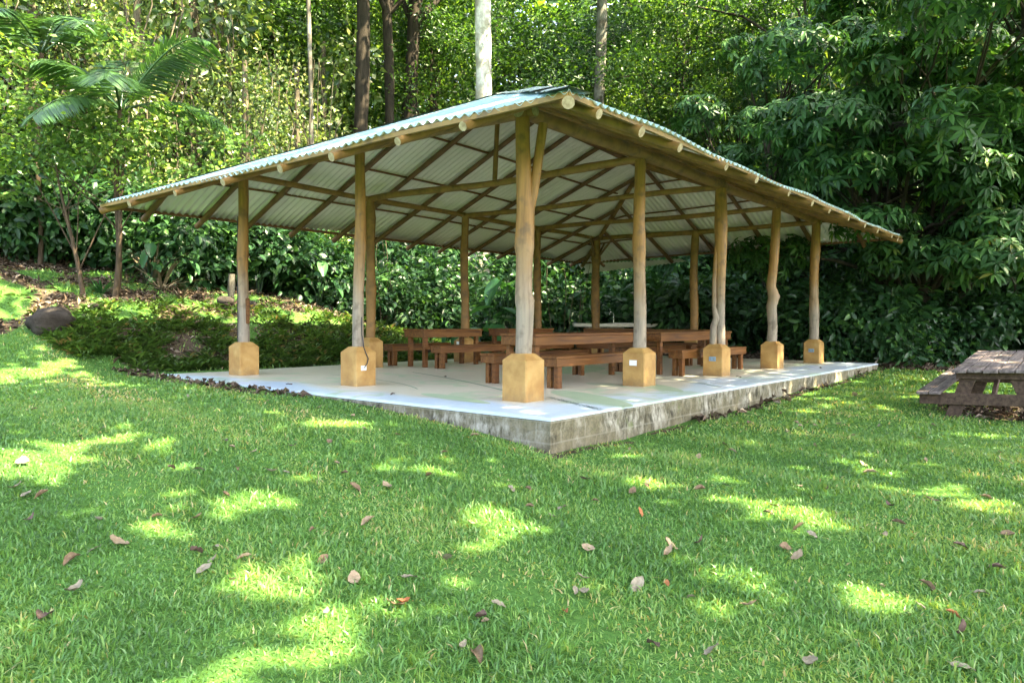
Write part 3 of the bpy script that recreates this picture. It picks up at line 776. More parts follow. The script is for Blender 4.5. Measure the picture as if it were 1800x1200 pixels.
table(4.72, 7.75, .72, 1.38, 'wooden table at the right, behind the post with the twisted double stem')
bench(4.65, 7.45, .43, 'wooden bench along the right hand slab edge behind the twisted post')
bench(4.9, 7.5, 1.72, 'wooden bench on the inner side of the right hand table', W=.25)
table(3.28, 5.0, 5.02, 5.62, 'short dark wooden table standing furthest left under the roof', h=.745)
bench(3.22, 5.25, 4.66, 'wooden bench on the near side of the left hand table')
bench(3.2, 4.9, 5.98, 'wooden bench behind the left hand table beside the leafy bank')
table(5.75, 7.45, 4.95, 5.55, 'dark reddish table seen behind the forked post, second from the left', h=.745)
bench(5.7, 7.6, 4.6, 'wooden bench on the near side of the table second from the left')
bench(5.7, 7.6, 5.95, 'wooden bench behind the table second from the left')
table(8.0, 8.65, 1.45, 4.5, 'wooden table placed crosswise at the far end in front of the sink counter', along='v', h=.75)
bench(1.5, 4.4, 7.68, 'bench on the near side of the crosswise far table', along='v')
bench(1.5, 4.4, 8.98, 'bench on the far side of the crosswise far table', along='v')

# sink counter beyond the far corner post
def sink():
    x0, x1, Y = 1.80, 4.3, 21.4; z = .33
    t = empty('sink_counter', ((x0 + x1) / 2, Y, z), 0, 'pale outdoor sink counter with a tall curved tap behind the far corner post', 'counter')
    mb = MB(); mb.box((0, 0, .815), (x1 - x0, .62, .10), bev=.012); mb.build('countertop', M['counter'], t)
    mb = MB(); mb.box((-.35, .05, .38), (1.1, .45, .765), bev=.01); mb.build('support', M['conc'], t)
    mb = MB(); mb.box((.95, .05, .38), (.12, .45, .765), bev=.01); mb.build('support', M['conc'], t)
    mb = MB(); mb.box((.2, 0, .872), (.55, .4, .012), bev=.004); mb.build('basin_rim', M['chrome'], t)
    mb = MB(); px = -.06
    mb.tube([(px, .1, .86), (px, .1, 1.10), (px - .01, .09, 1.17), (px - .06, .06, 1.205), (px - .12, .03, 1.18), (px - .13, .02, 1.12)], .014, 8); mb.build('tap', M['chrome'], t)
sink()

# old picnic table on the right
def picnic():
    T0 = np.array([5.93, 9.78]); L, W = 2.75, .88
    c = T0 + E1 * L / 2 - E2 * W / 2
    z0 = -.02
    t = empty('picnic_table', (c[0], c[1], z0 + .07), 0, 'weathered grey picnic table with attached benches on the lawn at the right', 'picnic table')
    t.rotation_euler = (R(-2.0), R(-3.9), RZ); t.rotation_mode = 'XYZ'
    h = .68; n = 5; w = W / n; r = random.Random(4)
    mb = MB()
    for i in range(n):
        y = W / 2 - w * (i + .5); cut = -.05 + r.uniform(-.05, .05); e0 = -L / 2 + r.uniform(-.02, .02); e1 = L / 2 + r.uniform(-.03, .03)
        mb.box(((e0 + cut) / 2, y, h - .02 + r.uniform(-.003, .003)), (cut - e0 - .008, w - .012, .04), bev=.006)
        mb.box(((e1 + cut) / 2, y + .02, h - .02 + r.uniform(-.003, .004)), (e1 - cut - .008, w - .012, .04), bev=.006)
    mb.build('tabletop', M['plank'], t)
    for s in (-1, 1):
        mb = MB(); wb = .15
        for i in range(2):
            y = s * (W / 2 + .28) + (i - .5) * wb
            cut = r.uniform(-.2, .2)
            mb.box(((-L / 2 + cut) / 2 + .0, y, .36), (cut + L / 2 - .008, wb - .01, .04), bev=.006); mb.box(((L / 2 + cut) / 2, y, .362), (L / 2 - cut - .008, wb - .01, .04), bev=.006)
        mb.build('seat', M['plank'], t)
    for sx in (-.86, .86):
        x = sx * L / 2
        mb = MB(); mb.box((x, 0, .262), (.05, W + .84, .155), bev=.006); mb.box((x + .002, 0, h - .092), (.05, W - .06, .10), bev=.006); mb.build('crossbar', M['frame'], t)
        for s in (-1, 1):
            mb = MB(); mb.beam((x + .052, s * .24, h - .05), (x + .052, s * (W / 2 + .1), -.16), .05, .17, bev=.005); mb.build('leg', M['frame'], t)
    for s in (-1, 1):
        mb = MB(); mb.beam((s * .84 * L / 2, 0, .26), (s * .18, 0, h - .06), .05, .09, bev=.005); mb.build('brace', M['frame'], t)
picnic()

# boulder and stones
def rock(name, x, y, r, sc, label, seed, sink_=.3, group=None):
    rg = np.random.default_rng(seed)
    import bmesh
    bm = bmesh.new(); bmesh.ops.create_icosphere(bm, subdivisions=3, radius=1)
    for v in bm.verts:
        p = v.co; k = 1 + .16 * math.sin(p.x * 3 + seed) * math.cos(p.y * 2.5 + seed) + .09 * math.sin(p.z * 6 + p.x * 4 + seed) + .035 * math.sin(p.x * 13 + p.y * 11)
        v.co = Vector((p.x * sc[0], p.y * sc[1], p.z * sc[2])) * r * k
    me = bpy.data.meshes.new(name); bm.to_mesh(me); bm.free(); me.materials.append(M['rock'])
    for p in me.polygons: p.use_smooth = True
    o = link(name, me); o.location = (x, y, zgf(x, y) + r * sc[2] * (1 - 2 * sink_)); o.rotation_euler = (0, 0, seed)
    tag(o, label, 'rock', group)
rock('boulder', *at_px(88, 12.9), .46, (1.05, .8, .62), 'dark brown boulder half buried in the grassy slope at the left', 2, .42)
rock('stone', *at_px(398, 16.2), .2, (1.3, .9, .7), 'pale stone on the leafy terrace left of the outermost left post', 5, .2)
rock('stone', *at_px(440, 16.6), .14, (1.2, 1, .7), 'small stone beside the outermost left post on the terrace', 8, .2)
rock('stone', *at_px(168, 13.6), .12, (1.4, .8, .5), 'small flat grey stone on the slope right of the boulder', 9, .2)
rock('stone', *at_px(735, 18.0), .26, (1.3, .9, .7), 'mossy stone at the foot of the big leaved plants behind the slab', 12, .2)
def stump():
    x, y = at_px(406, 17.0); mb = MB(); z = zgf(x, y)
    P, Rr = log_pts((0, 0, -.1), (.02, 0, .62), .085, .075, rng, 6, .01, 1); mb.tube(P, Rr, 12, rough=.05, rng=rng)
    o = mb.build('cut_post', M['bark_grey'], None, (x, y, z)); tag(o, 'short pale cut stump standing at the forest edge behind the left post', 'stump')
stump()
def branch_pile():
    x, y = at_px(1748, 18.6); z = zgf(x, y); mb = MB(); r = random.Random(5)
    P, Rr = log_pts((-.9, .1, .42), (1.7, -.2, .12), .06, .09, r, 12, .05, 3); mb.tube(P, Rr, 10, rough=.08, rng=r)
    for i in range(7):
        a = Vector((r.uniform(-.8, 1.2), r.uniform(-.3, .3), r.uniform(.1, .4))); d = Vector((r.uniform(-1, 1), r.uniform(-.4, .4), r.uniform(-.1, .45))) * r.uniform(.5, 1.1)
        P, Rr = log_pts(a, a + d, .03, .012, r, 6, .08); mb.tube(P, Rr, 6, rough=.1, rng=r)
    o = mb.build('fallen_log', M['bark_brown'], None, (x, y, z)); tag(o, 'fallen dead log with broken branches behind the picnic table', 'log')
branch_pile()

# ------------------------------------------------------------------ vegetation meshes
RN = np.random.default_rng(5)
def unit(n, rg=RN):
    return nrm(rg.normal(size=(n, 3)))
def clumps(rg, centers, nsub, nleaf, L, W, sub_r=.35, kind='diamond', droop=.15, flat=.5, hollow=.55, tint_sub=.28, tint_leaf=.16, hang=0.0, updown=.35, jitter=.3):
    """centers: list of (x, y, z, rx, ry, rz). leaves gather in sub-clumps near the surface of each ellipsoid"""
    S = Soup()
    tot = sum((c[3] * c[4] + c[4] * c[5] + c[3] * c[5]) for c in centers)
    for c in centers:
        k = max(2, int(nsub * (c[3] * c[4] + c[4] * c[5] + c[3] * c[5]) / tot))
        d = unit(k, rg); r = hollow + (1 - hollow) * rg.random(k) ** .6
        sc = np.array(c[3:6]); P0 = np.array(c[:3]) + d * r[:, None] * sc
        out = nrm(d * sc)
        st = rg.normal(0, 1, k) * tint_sub
        m = nleaf; sr = sub_r * (.6 + .8 * rg.random(k))
        off = rg.normal(size=(k, m, 3)) * sr[:, None, None] * np.array([1, 1, .5 + hang])
        P = (P0[:, None, :] + off)
        if hang > 0: P[:, :, 2] -= np.abs(rg.normal(size=(k, m))) * hang * sr[:, None]
        Nn = out[:, None, :] * .55 + np.array([0, 0, flat]) + rg.normal(size=(k, m, 3)) * jitter
        D = off / np.maximum(sr[:, None, None], .01) * .6 + out[:, None, :] * .5 + rg.normal(size=(k, m, 3)) * .5 - np.array([0, 0, updown])
        Nn = nrm(Nn).reshape(-1, 3); D = D.reshape(-1, 3)
        n = k * m
        l = L * (.6 + .7 * rg.random(n)); w = W * (.7 + .5 * rg.random(n))
        t = np.clip(.45 + np.repeat(st, m) + rg.normal(0, tint_leaf, n), 0, 1)
        S.leaves(P.reshape(-1, 3), D, Nn, l, w, t, kind=kind, droop=droop)
    return S
def whorls(rg, centers, nw, L=.26, W=.085, per=7, tint_sub=.2):
    """rosettes of long drooping leaflets at the twig ends"""
    S = Soup(); tot = sum(c[3] * c[4] + c[4] * c[5] + c[3] * c[5] for c in centers)
    for c in centers:
        k = max(3, int(nw * (c[3] * c[4] + c[4] * c[5] + c[3] * c[5]) / tot))
        d = unit(k, rg); d[:, 2] = np.abs(d[:, 2]) * np.where(rg.random(k) < .7, 1, -1)
        r = .45 + .55 * rg.random(k) ** .5; sc = np.array(c[3:6]); P0 = np.array(c[:3]) + d * r[:, None] * sc
        ax = nrm(nrm(d * sc) * .7 + np.array([0, 0, .75]) + rg.normal(size=(k, 3)) * .22)
        a = nrm(np.cross(ax, np.array([.3, .9, .1]))); b = np.cross(ax, a)
        ph = rg.random(k) * 6.28; st = rg.normal(0, tint_sub, k)
        for j in range(per):
            an = ph + 2 * math.pi * j / per + rg.normal(0, .15, k)
            rad = a * np.cos(an)[:, None] + b * np.sin(an)[:, None]
            dr = -.05 - .5 * rg.random(k)
            D = nrm(rad + ax * (.25 + dr)[:, None] - np.array([0, 0, .35]) * rg.random(k)[:, None]); Nn = nrm(ax - rad * dr[:, None])
            l = L * (.75 + .45 * rg.random(k)); t = np.clip(.45 + st + rg.normal(0, .12, k) + (rg.random(k) < .012) * .6, 0, 1)
            S.leaves(P0 + rad * .02, D, Nn, l, W * (.85 + .3 * rg.random(k)) * (l / L), t, kind='leaf', droop=.28)
    return S
def branches(mb, rg, base, h, r0, targets, lean=(0, 0), n=9, twist=.06, fork=.45):
    """tapered trunk plus a limb to every target"""
    P = []; Rr = []; seg = 10
    for i in range(seg + 1):
        t = i / seg
        P.append((base[0] + lean[0] * t + twist * math.sin(5 * t + base[0]) * h * .1, base[1] + lean[1] * t + twist * math.cos(4 * t) * h * .1, base[2] + h * t))
        Rr.append(r0 * (1.35 - .35 * min(1, t * 8)) * (1 - .72 * t))
    mb.tube(P, Rr, n, rough=.06, rng=random.Random(int(h * 100)))
    for j, c in enumerate(targets):
        t0 = fork + (1 - fork) * rg.random() * .75; i = min(seg - 1, int(t0 * seg)); a = np.array(P[i]); b = np.array(c[:3])
        mid = (a + b) / 2 + np.array([0, 0, .12 * np.linalg.norm(b - a)]) + rg.normal(0, .08, 3) * np.linalg.norm(b - a)
        r = Rr[i] * .38
        q = [a, a * .5 + mid * .5 + rg.normal(0, .03, 3), mid, mid * .45 + b * .55 + rg.normal(0, .05, 3), b]
        mb.tube(q, [r, r * .8, r * .6, r * .4, r * .15], 6, rough=.08, rng=random.Random(j))
        for s in range(3):
            st = q[2] * (1 - s * .3) + q[4] * (s * .3); e = b + rg.normal(0, .5, 3) * np.array(c[3:6]) * .8
            mb.tube([st, (st + e) / 2 + rg.normal(0, .06, 3), e], [r * .3, r * .2, r * .06], 4)
    return P
def thing_tree(name, label, cat, trunk_mb, trunk_mat, soup, leaf_mat_, loc, rz=0, sc=1.0, group=None, cname='crown', tname='trunk'):
    t = empty(name, loc, rz, label, cat, group)
    t.scale = (sc, sc, sc)
    if trunk_mb is not None: trunk_mb.build(tname, trunk_mat, t)
    if soup is not None: link(cname, soup.mesh(cname, leaf_mat_), t)
    return t
def loc_px(px, Y, dz=-.05):
    x, y = at_px(px, Y); return (x, y, zgf(x, y) + dz)
def place_copy(src, loc, rz, sc, label=None, group=None):
    o = copy_tree(src); o.location = loc; o.rotation_euler = (0, 0, rz)
    o.scale = sc if hasattr(sc, '__len__') else (sc, sc, sc)
    if label: o['label'] = label
    if group: o['group'] = group
    return o

# ---- A: vine clad trees (left part of the forest wall)
def vine_tree(seed, h, rad, nsub=400, nleaf=20, L=.18, W=.12):
    rg = np.random.default_rng(seed); cs = []
    nlev = int(h / 1.5)
    for i in range(nlev):
        z = .6 + i * (h - 1) / nlev; a = rg.random() * 6.28; rr = rad * (.35 + .5 * rg.random())
        for q in range(2):
            a += 2.2 + rg.random(); cs.append((math.cos(a) * rr * .6, math.sin(a) * rr * .6, z + rg.random() * .8, rr * (.5 + .4 * rg.random()), rr * (.5 + .4 * rg.random()), .7 + .9 * rg.random()))
    mb = MB(); branches(mb, rg, (0, 0, -.3), h, .16 + .012 * h, cs[::3], n=8)
    for i in range(10):                      # hanging lianas
        a = rg.random() * 6.28; r = rad * (.3 + .7 * rg.random()); x, y = math.cos(a) * r, math.sin(a) * r; z1 = h * (.5 + .45 * rg.random()); z0 = rg.random() * h * .3
        pts = [(x + .12 * math.sin(t * 4 + i), y + .12 * math.cos(t * 3 + i), z1 + (z0 - z1) * t / 7) for t in range(8)]
        mb.tube(pts, [.012 + .012 * rg.random()] * 8, 5)
    S = clumps(rg, cs, nsub, nleaf, L, W, sub_r=.3, hang=.8, tint_sub=.2, tint_leaf=.2, updown=.5, jitter=.55)
    return mb, S
VT = []
for s, h, r, L_, W_, ns, nl in ((21, 8.5, 2.4, .17, .12, 250, 18), (22, 11, 2.6, .30, .19, 210, 12), (23, 7, 2.2, .13, .09, 300, 22)):
    mb, S = vine_tree(s, h, r, ns, nl, L_, W_)
    VT.append(thing_tree('vine_clad_tree', 'tree wrapped in sunlit climbing vines at the forest edge behind the pavilion roof', 'tree', mb, M['vine_stem'], S, M['lf_vine'], (0, 0, -50), group='vine clad trees of the forest edge'))
# ---- B: fine leaved canopy trees
def canopy_tree(seed, h, rad, z0=.25, nsub=520, nleaf=26, L=.26, W=.13, mt='bark_grey', tr=.2, ncl=16, sr=.5):
    rg = np.random.default_rng(seed); cs = []
    for i in range(ncl):
        z = h * (z0 + (1 - z0) * (i + .5) / ncl); env = math.sin(math.pi * min(1, .25 + .75 * (z / h - z0) / (1 - z0)) ) ** .5 if z < h * .97 else .4
        a = i * 2.4 + rg.random(); rr = rad * env * (.35 + .5 * rg.random())
        cs.append((math.cos(a) * rr, math.sin(a) * rr, z, rad * .42 * (.7 + .5 * rg.random()), rad * .42 * (.7 + .5 * rg.random()), rad * .22 * (.7 + .6 * rg.random())))
    mb = MB(); branches(mb, rg, (0, 0, -.4), h * .93, tr, cs, n=9)
    S = clumps(rg, cs, nsub, nleaf, L, W, sub_r=sr, tint_sub=.2, tint_leaf=.14, updown=.2)
    return mb, S
CT = []
for s, h, r in ((31, 15, 4.0), (32, 18, 4.6), (33, 12, 3.6)):
    mb, S = canopy_tree(s, h, r, .12)
    CT.append(thing_tree('canopy_tree', 'tall fine leaved tree in the forest rising behind the pavilion', 'tree', mb, M['bark_dark'], S, M['lf_fine'], (0, 0, -50), group='tall fine leaved trees of the forest behind'))
# ---- C: bushes
BU = []
for s, n, L in ((41, 150, .20), (42, 200, .26), (43, 120, .16)):
    rg = np.random.default_rng(s)
    cs = [(rg.normal(0, .55), rg.normal(0, .5), .5 + .9 * rg.random(), .75, .7, .6) for _ in range(7)]
    mb = MB()
    for c in cs: mb.tube([(0, 0, -.2), (c[0] * .4, c[1] * .4, c[2] * .5), c[:3]], [.035, .025, .01], 5)
    S = clumps(rg, cs, n, 18, L, L * .5, sub_r=.26, kind='leaf', tint_sub=.2, updown=.3, droop=.25)
    BU.append(thing_tree('forest_bush', 'dark leafy bush in the undergrowth at the forest edge', 'bush', mb, M['bark_brown'], S, M['lf_bush'], (0, 0, -50), group='dark leafy bushes of the undergrowth', cname='foliage', tname='stem'))
# ---- D: whorled dark trees on the right
def dark_tree(seed, h, cs, nw, trunks, L=.27):
    rg = np.random.default_rng(seed); mb = MB()
    for (bx, by, r, ln) in trunks: branches(mb, rg, (bx, by, -.4), h * .8, r, [cs[i] for i in rg.permutation(len(cs))[:max(4, len(cs) // len(trunks))]], lean=ln, n=11, fork=.28)
    return mb, whorls(rg, cs, nw, L=L, W=L * .33)

def scale_of(o): return o.scale[0]
used = set()
def put(kinds, lst, label_fn=None):
    for i, (px, Y, sc, rz) in enumerate(lst):
        src = kinds[i % len(kinds)]
        l = loc_px(px, Y)
        if src.name not in used:
            used.add(src.name); src.location = l; src.rotation_euler = (0, 0, rz); src.scale = sc if hasattr(sc, '__len__') else (sc,) * 3; o = src
        else: o = place_copy(src, l, rz, sc)

r_ = random.Random(9)
# left forest wall, vine clad
put(VT, [(250, 20.5, 1.0, 0), (340, 22, 1.05, 1), (430, 20.8, .95, 2), (520, 22.5, .9, 3), (590, 24.5, .6, 4), (150, 21.5, 1.05, 5), (60, 20, 1.0, 2.5), (-40, 19, 1.0, .5), (480, 25.5, 1.1, 4.2), (300, 25.5, 1.2, 5.2), (380, 28, 1.2, 0.2), (-140, 20, 1.1, 3.2), (180, 26, 1.2, 2.2), (570, 27, .9, .9), (-250, 18, 1.1, 1.2)])
# canopy behind
lst = [(px, 31 + 3 * ((i * 37) % 5) / 4, .85 + .3 * ((i * 53) % 7) / 6, i * 1.7) for i, px in enumerate(range(-250, 2200, 145))]
put(CT, lst)
lst = [(px, 40 + 5 * ((i * 29) % 5) / 4, 1.15 + .3 * ((i * 31) % 7) / 6, i * 2.3) for i, px in enumerate(range(-300, 2250, 165))]
put(CT, lst)
put(CT, [(960, 27, .62, .4), (1180, 28, .72, 2.1), (1080, 31.5, .8, 3.3), (760, 29.5, .8, 5.0), (1290, 27.5, .7, 1.2), (890, 33, .8, 4.4)])
# undergrowth
lst = []
for i, px in enumerate(range(-120, 2150, 52)):
    Y = 20.3 + 1.6 * r_.random() if px < 700 else (23.2 if px < 1150 else 21.8) + 2.2 * r_.random()
    if px > 1400: Y = 20.2 + 1.8 * r_.random()
    lst.append((px + r_.uniform(-20, 20), Y, r_.uniform(.8, 1.25), r_.uniform(0, 6)))
for i, px in enumerate(range(-100, 2150, 75)):
    lst.append((px + r_.uniform(-20, 20), 25.5 + 2 * r_.random(), (1.5, 1.5, r_.uniform(1.5, 2.0)), r_.uniform(0, 6)))
for q_ in ((-60, 18.0, 1.3), (-10, 17.6, 1.2), (35, 18.2, 1.3), (85, 17.8, 1.2), (130, 18.4, 1.3), (190, 18.6, 1.1), (235, 18.8, 1.25), (330, 18.4, 1.15), (375, 18.9, 1.1), (425, 19.2, 1.2), (1445, 18.9, .9), (1500, 18.4, 1.0), (1545, 18.0, .8), (1610, 18.1, 1.0), (1665, 18.8, .9), (1730, 19.6, 1.2), (1790, 19.2, 1.2), (1850, 18.6, 1.2)): lst.append((*q_, r_.uniform(0, 6)))
put(BU, lst)

# dark whorled trees at the right, the nearest reaches over the roof corner
rg = np.random.default_rng(61)
def tree_cs(rg, x0, x1, z0, z1, n, depth=1.6, r=1.1, yo=-.9):
    cs = []
    for i in range(n):
        x = x0 + (x1 - x0) * rg.random(); z = z0 + (z1 - z0) * rg.random()
        if i % 3 == 0: z = z0 + 1.2 + (4.2 if i % 2 else 2.8) * rg.random()
        cs.append((x, (yo * 2.4 if i % 3 == 0 else yo * (1.3 - i / n)) + rg.normal(0, depth * (.3 if i % 3 == 0 else 1)), z, r * (.7 + .5 * rg.random()), r * (.7 + .5 * rg.random()), r * .45 * (.7 + .5 * rg.random())))
    return cs
D1 = dark_tree(61, 8, tree_cs(rg, -3.6, 3.6, 1.9, 9.5, 50), 4000, [(-.3, 0, .26, (-.5, .2)), (.35, .2, .24, (.6, -.3))])
thing_tree('broad_leaved_tree', 'dark glossy tree with twin trunks, its drooping leaves hanging beyond the right roof corner', 'tree', D1[0], M['bark_dark'], D1[1], M['lf_dark'], loc_px(1585, 18.6))
D2 = dark_tree(62, 10, tree_cs(rg, -3.4, 3.0, 1.9, 11, 50, 1.8, 1.2), 3900, [(0, 0, .3, (.3, .3))], L=.29)
thing_tree('broad_leaved_tree', 'tall dark leaved tree towering at the right edge of the clearing', 'tree', D2[0], M['bark_dark'], D2[1], M['lf_dark'], loc_px(1790, 19.8))
D3 = dark_tree(63, 9, tree_cs(rg, -2.6, 2.6, 4.0, 10.5, 26, 1.5, 1.1), 1700, [(0, 0, .22, (-.3, .3))], L=.28)
thing_tree('broad_leaved_tree', 'dark leaved tree with drooping leaves directly behind the right slope of the roof', 'tree', D3[0], M['bark_dark'], D3[1], M['lf_dark'], loc_px(1370, 23.0))
D4 = dark_tree(64, 9, tree_cs(rg, -3, 3, 1.5, 9, 26, 1.8, 1.2), 1500, [(0, 0, .25, (.2, .3))], L=.3)
d4 = thing_tree('broad_leaved_tree', 'dark tree in the back row of the forest on the right', 'tree', D4[0], M['bark_dark'], D4[1], M['lf_dark'], loc_px(1500, 26.0), group='dark trees filling the back row on the right')
for px, Y, sc, rz in ((1700, 27, 1.1, 2), (1900, 24, 1.1, 4), (1300, 28, 1.0, 1), (2050, 22, 1.1, 3)): place_copy(d4, loc_px(px, Y), rz, sc)

# individually recognisable trunks
def bare_trunk(px, Y, h, r, mt, label, lean=(0, 0), name='tree', top=True, seed=1):
    rg = np.random.default_rng(seed); mb = MB()
    P, Rr = log_pts((0, 0, -.5), (lean[0], lean[1], h), r * 1.15, r * .8, random.Random(seed), 16, .02, 2); mb.tube(P, Rr, 16, rough=.05, rng=random.Random(seed))
    cs = [(lean[0] + rg.normal(0, 2), lean[1] + rg.normal(0, 2), h + .5 + rg.random() * 2.5, 1.8, 1.8, .9) for _ in range(8)]
    for c in cs[:5]:
        a = np.array(P[-3]); b = np.array(c[:3]); mb.tube([a, (a + b) / 2 + np.array([0, 0, .5]), b], [r * .5, r * .3, .04], 7)
    S = clumps(rg, cs, 130, 20, .28, .15, sub_r=.5)
    return thing_tree(name, label, 'tree', mb, M[mt], S, M['lf_fine'], loc_px(px, Y))
bare_trunk(840, 25.0, 15, .30, 'bark_white', 'tall tree with a thick pale whitish trunk right behind the roof peak', (.15, 0), seed=3)
bare_trunk(1044, 29.5, 15, .24, 'bark_grey', 'tall tree with a slimmer mottled grey trunk right of the white trunk', (.2, 0), seed=4)
bare_trunk(690, 27, 13, .19, 'bark_dark', 'dark upright trunk standing left of the white trunk', (-.3, 0), seed=5)
bare_trunk(716, 28.5, 13, .30, 'bark_dark', 'thickest dark trunk behind the left roof slope', (.3, 0), seed=6)
bare_trunk(628, 25.5, 13, .26, 'bark_dark', 'dark ivy grown trunk above the left roof slope', (.2, 0), seed=7)
bare_trunk(547, 22.0, 12, .07, 'bark_grey', 'slender pale trunk hung with thin lianas above the left roof slope', (-.1, 0), seed=8)
bare_trunk(308, 21.5, 11, .12, 'bark_brown', 'slim brown trunk rising through the sunlit vines at the upper left', (.1, 0), seed=9)
bare_trunk(12, 20.5, 11, .2, 'bark_dark', 'dark trunk at the far upper left corner of the forest', (0, 0), seed=10)
bare_trunk(1405, 24.5, 11, .14, 'bark_dark', 'thin dark trunk between the two rightmost roof posts', (.3, 0), seed=11)
bare_trunk(1668, 22.5, 11, .17, 'bark_dark', 'leaning dark trunk above the fallen dead log', (1.1, 0), seed=12)

# small tree with light green round leaves at the left
def small_tree():
    rg = np.random.default_rng(71); mb = MB(); tr = random.Random(2)
    cs = [(-2.3, 0, 3.4, .9, .9, .4), (-1.4, .3, 4.1, 1, .9, .4), (-.6, 0, 3.0, .9, .9, .4), (1.0, .2, 3.3, .9, .8, .35), (1.5, 0, 3.5, .9, .8, .35), (2.3, 0, 2.6, .8, .7, .3), (.6, -.4, 2.9, .9, .7, .35),
          (-.9, -.3, 2.7, 1.0, .8, .35), (-2.2, -.2, 2.3, .9, .8, .35), (-.2, -.3, 3.6, .9, .8, .35), (1.4, -.3, 2.3, .7, .7, .3), (-1.5, -.4, 3.2, .9, .8, .3), (-2.9, 0, 4.2, .9, .8, .35), (.2, .3, 5.3, .8, .8, .3), (2.9, .2, 3.2, .6, .6, .25), (-1.9, 0, 4.9, .8, .8, .3)]
    branches(mb, rg, (-.12, 0, -.3), 3.0, .055, cs[:9], lean=(-.5, 0), n=9, twist=.12, fork=.35)
    branches(mb, rg, (.25, .3, -.3), 3.4, .07, cs[9:], lean=(.35, 0), n=9, twist=.1, fork=.4)
    S = clumps(rg, cs, 400, 13, .11, .09, sub_r=.22, kind='leaf', droop=.1, hollow=.2, tint_sub=.18, tint_leaf=.14, updown=.1, flat=1.0, jitter=.45)
    thing_tree('small_tree', 'small spreading tree with light green rounded leaves on the slope at the left', 'tree', mb, M['bark_brown'], S, M['lf_round'], loc_px(160, 14.6))
small_tree()

# palm with long arching fronds
def frond(S, mb, base, d, L, up, rg, nl=54, lw=.045, ll=.8, sag=1.0):
    d = np.array([d[0], d[1], 0.0]); d /= np.linalg.norm(d); pts = []
    for i in range(13):
        t = i / 12; pts.append(np.array(base) + d * L * (t * (1 - .15 * t)) * math.cos(up) + np.array([0, 0, L * (t * math.sin(up) * 1.15 - .55 * sag * t ** 2.2)]))
    mb.tube(pts, [.022 * (1 - .8 * i / 12) + .003 for i in range(13)], 5)
    P = []; D = []; Nn = []; l = []
    side = np.cross(d, [0, 0, 1])
    for i in range(nl):
        t = .14 + .86 * i / nl; f = t * 12; k = min(11, int(f)); p = pts[k] * (1 - f + k) + pts[k + 1] * (f - k); tg = nrm(pts[k + 1] - pts[k])
        for s in (-1, 1):
            P.append(p); D.append(side * s * .85 + tg * .55 + np.array([0, 0, -.25 - .2 * rg.random()])); Nn.append(np.cross(tg, side * s) * s * -1 + rg.normal(0, .1, 3)); l.append(ll * math.sin(math.pi * (.15 + .8 * t)) ** .6)
    P = np.array(P); S.leaves(P, np.array(D), np.array(Nn), np.array(l), np.full(len(l), lw), np.clip(.5 + rg.normal(0, .2, len(l)), 0, 1), kind='leaf', droop=.12, fold=.2)
def palm(px, Y, h, fr, label, seed):
    rg = np.random.default_rng(seed); mb = MB(); m2 = MB(); S = Soup()
    P, Rr = log_pts((0, 0, -.3), (.1, 0, h), .05, .045, random.Random(seed), 8, .03); mb.tube(P, Rr, 9, rough=.05, rng=random.Random(1))
    t = empty('palm', loc_px(px, Y), 0, label, 'palm'); t.scale = (1.15, 1.15, 1.0)
    for (a, L, up) in fr: frond(S, m2, (.1, 0, h - .05), (math.cos(a), math.sin(a)), L, up, rg)
    mb.build('trunk', M['bark_brown'], t); m2.build('frond_stalk', M['lf_palm'], t); link('crown', S.mesh('crown', M['lf_palm']), t)
palm(205, 15.0, 3.9, [(-.1, 3.4, .95), (.5, 2.6, 1.1), (-1.2, 2.4, .5), (-2.4, 2.2, .8), (2.9, 2.6, .9), (1.8, 2.4, 1.2), (-1.9, 2.0, .2), (.1, 2.4, .35)], 'feathery palm with long arching fronds behind the small round leaved tree', 5)
palm(70, 17.0, 5.0, [(.4, 2.4, .8), (-.6, 2.4, .6), (-1.6, 2.0, .7), (3.0, 2.4, .8), (1.5, 2.2, 1.2), (-2.5, 2.4, .4)], 'taller feathery palm at the upper left behind the light green leaves', 6)

# strap leaved plants, big leaved plants
def strap_plant(px, Y, n, L, W, mt, label, name, seed, up=.9, spread=.5, cat='plant', sag=.6):
    rg = np.random.default_rng(seed); S = Soup()
    for i in range(n):
        a = rg.random() * 6.28; u = up + rg.normal(0, spread * .5); l = L * (.6 + .5 * rg.random()); d = np.array([math.cos(a) * math.cos(u), math.sin(a) * math.cos(u), math.sin(u)])
        p = np.array([math.cos(a), math.sin(a), 0]) * .06 * rg.random(); segs = 6; V = []; side = np.array([-math.sin(a), math.cos(a), 0])
        for j in range(segs + 1):
            t = j / segs; q = p + d * l * t - np.array([0, 0, 1]) * l * sag * t ** 2.3 * .5 + d * [1, 1, 0] * l * .2 * t * t
            w = W * (math.sin(math.pi * min(1, .25 + .75 * t)) ** .7) * .5 + .001
            V += [q - side * w, q + side * w]
        V = np.array(V); T = []
        for j in range(segs): a0 = 2 * j; T += [(a0, a0 + 1, a0 + 3), (a0, a0 + 3, a0 + 2)]
        S.add(V, np.array(T), np.full(len(V), np.clip(.5 + rg.normal(0, .25), 0, 1)))
    o = link(name, S.mesh(name, M[mt])); o.location = loc_px(px, Y, -.02); tag(o, label, cat); return o
strap_plant(272, 17.2, 44, 1.45, .05, 'lf_dry', 'clump of dry pale strap leaves standing upright at the forest edge on the left', 'strap_plant', 1, 1.15, .35)
strap_plant(285, 16.4, 26, 1.1, .06, 'lf_dry', 'low fan of brown drooping dry leaves at the foot of the strap leaf clump', 'strap_plant', 2, .6, .5)
strap_plant(178, 15.2, 34, .62, .045, 'lf_broad', 'bright green rosette plant beside the slim trunks at the left', 'rosette_plant', 3, .75, .5)
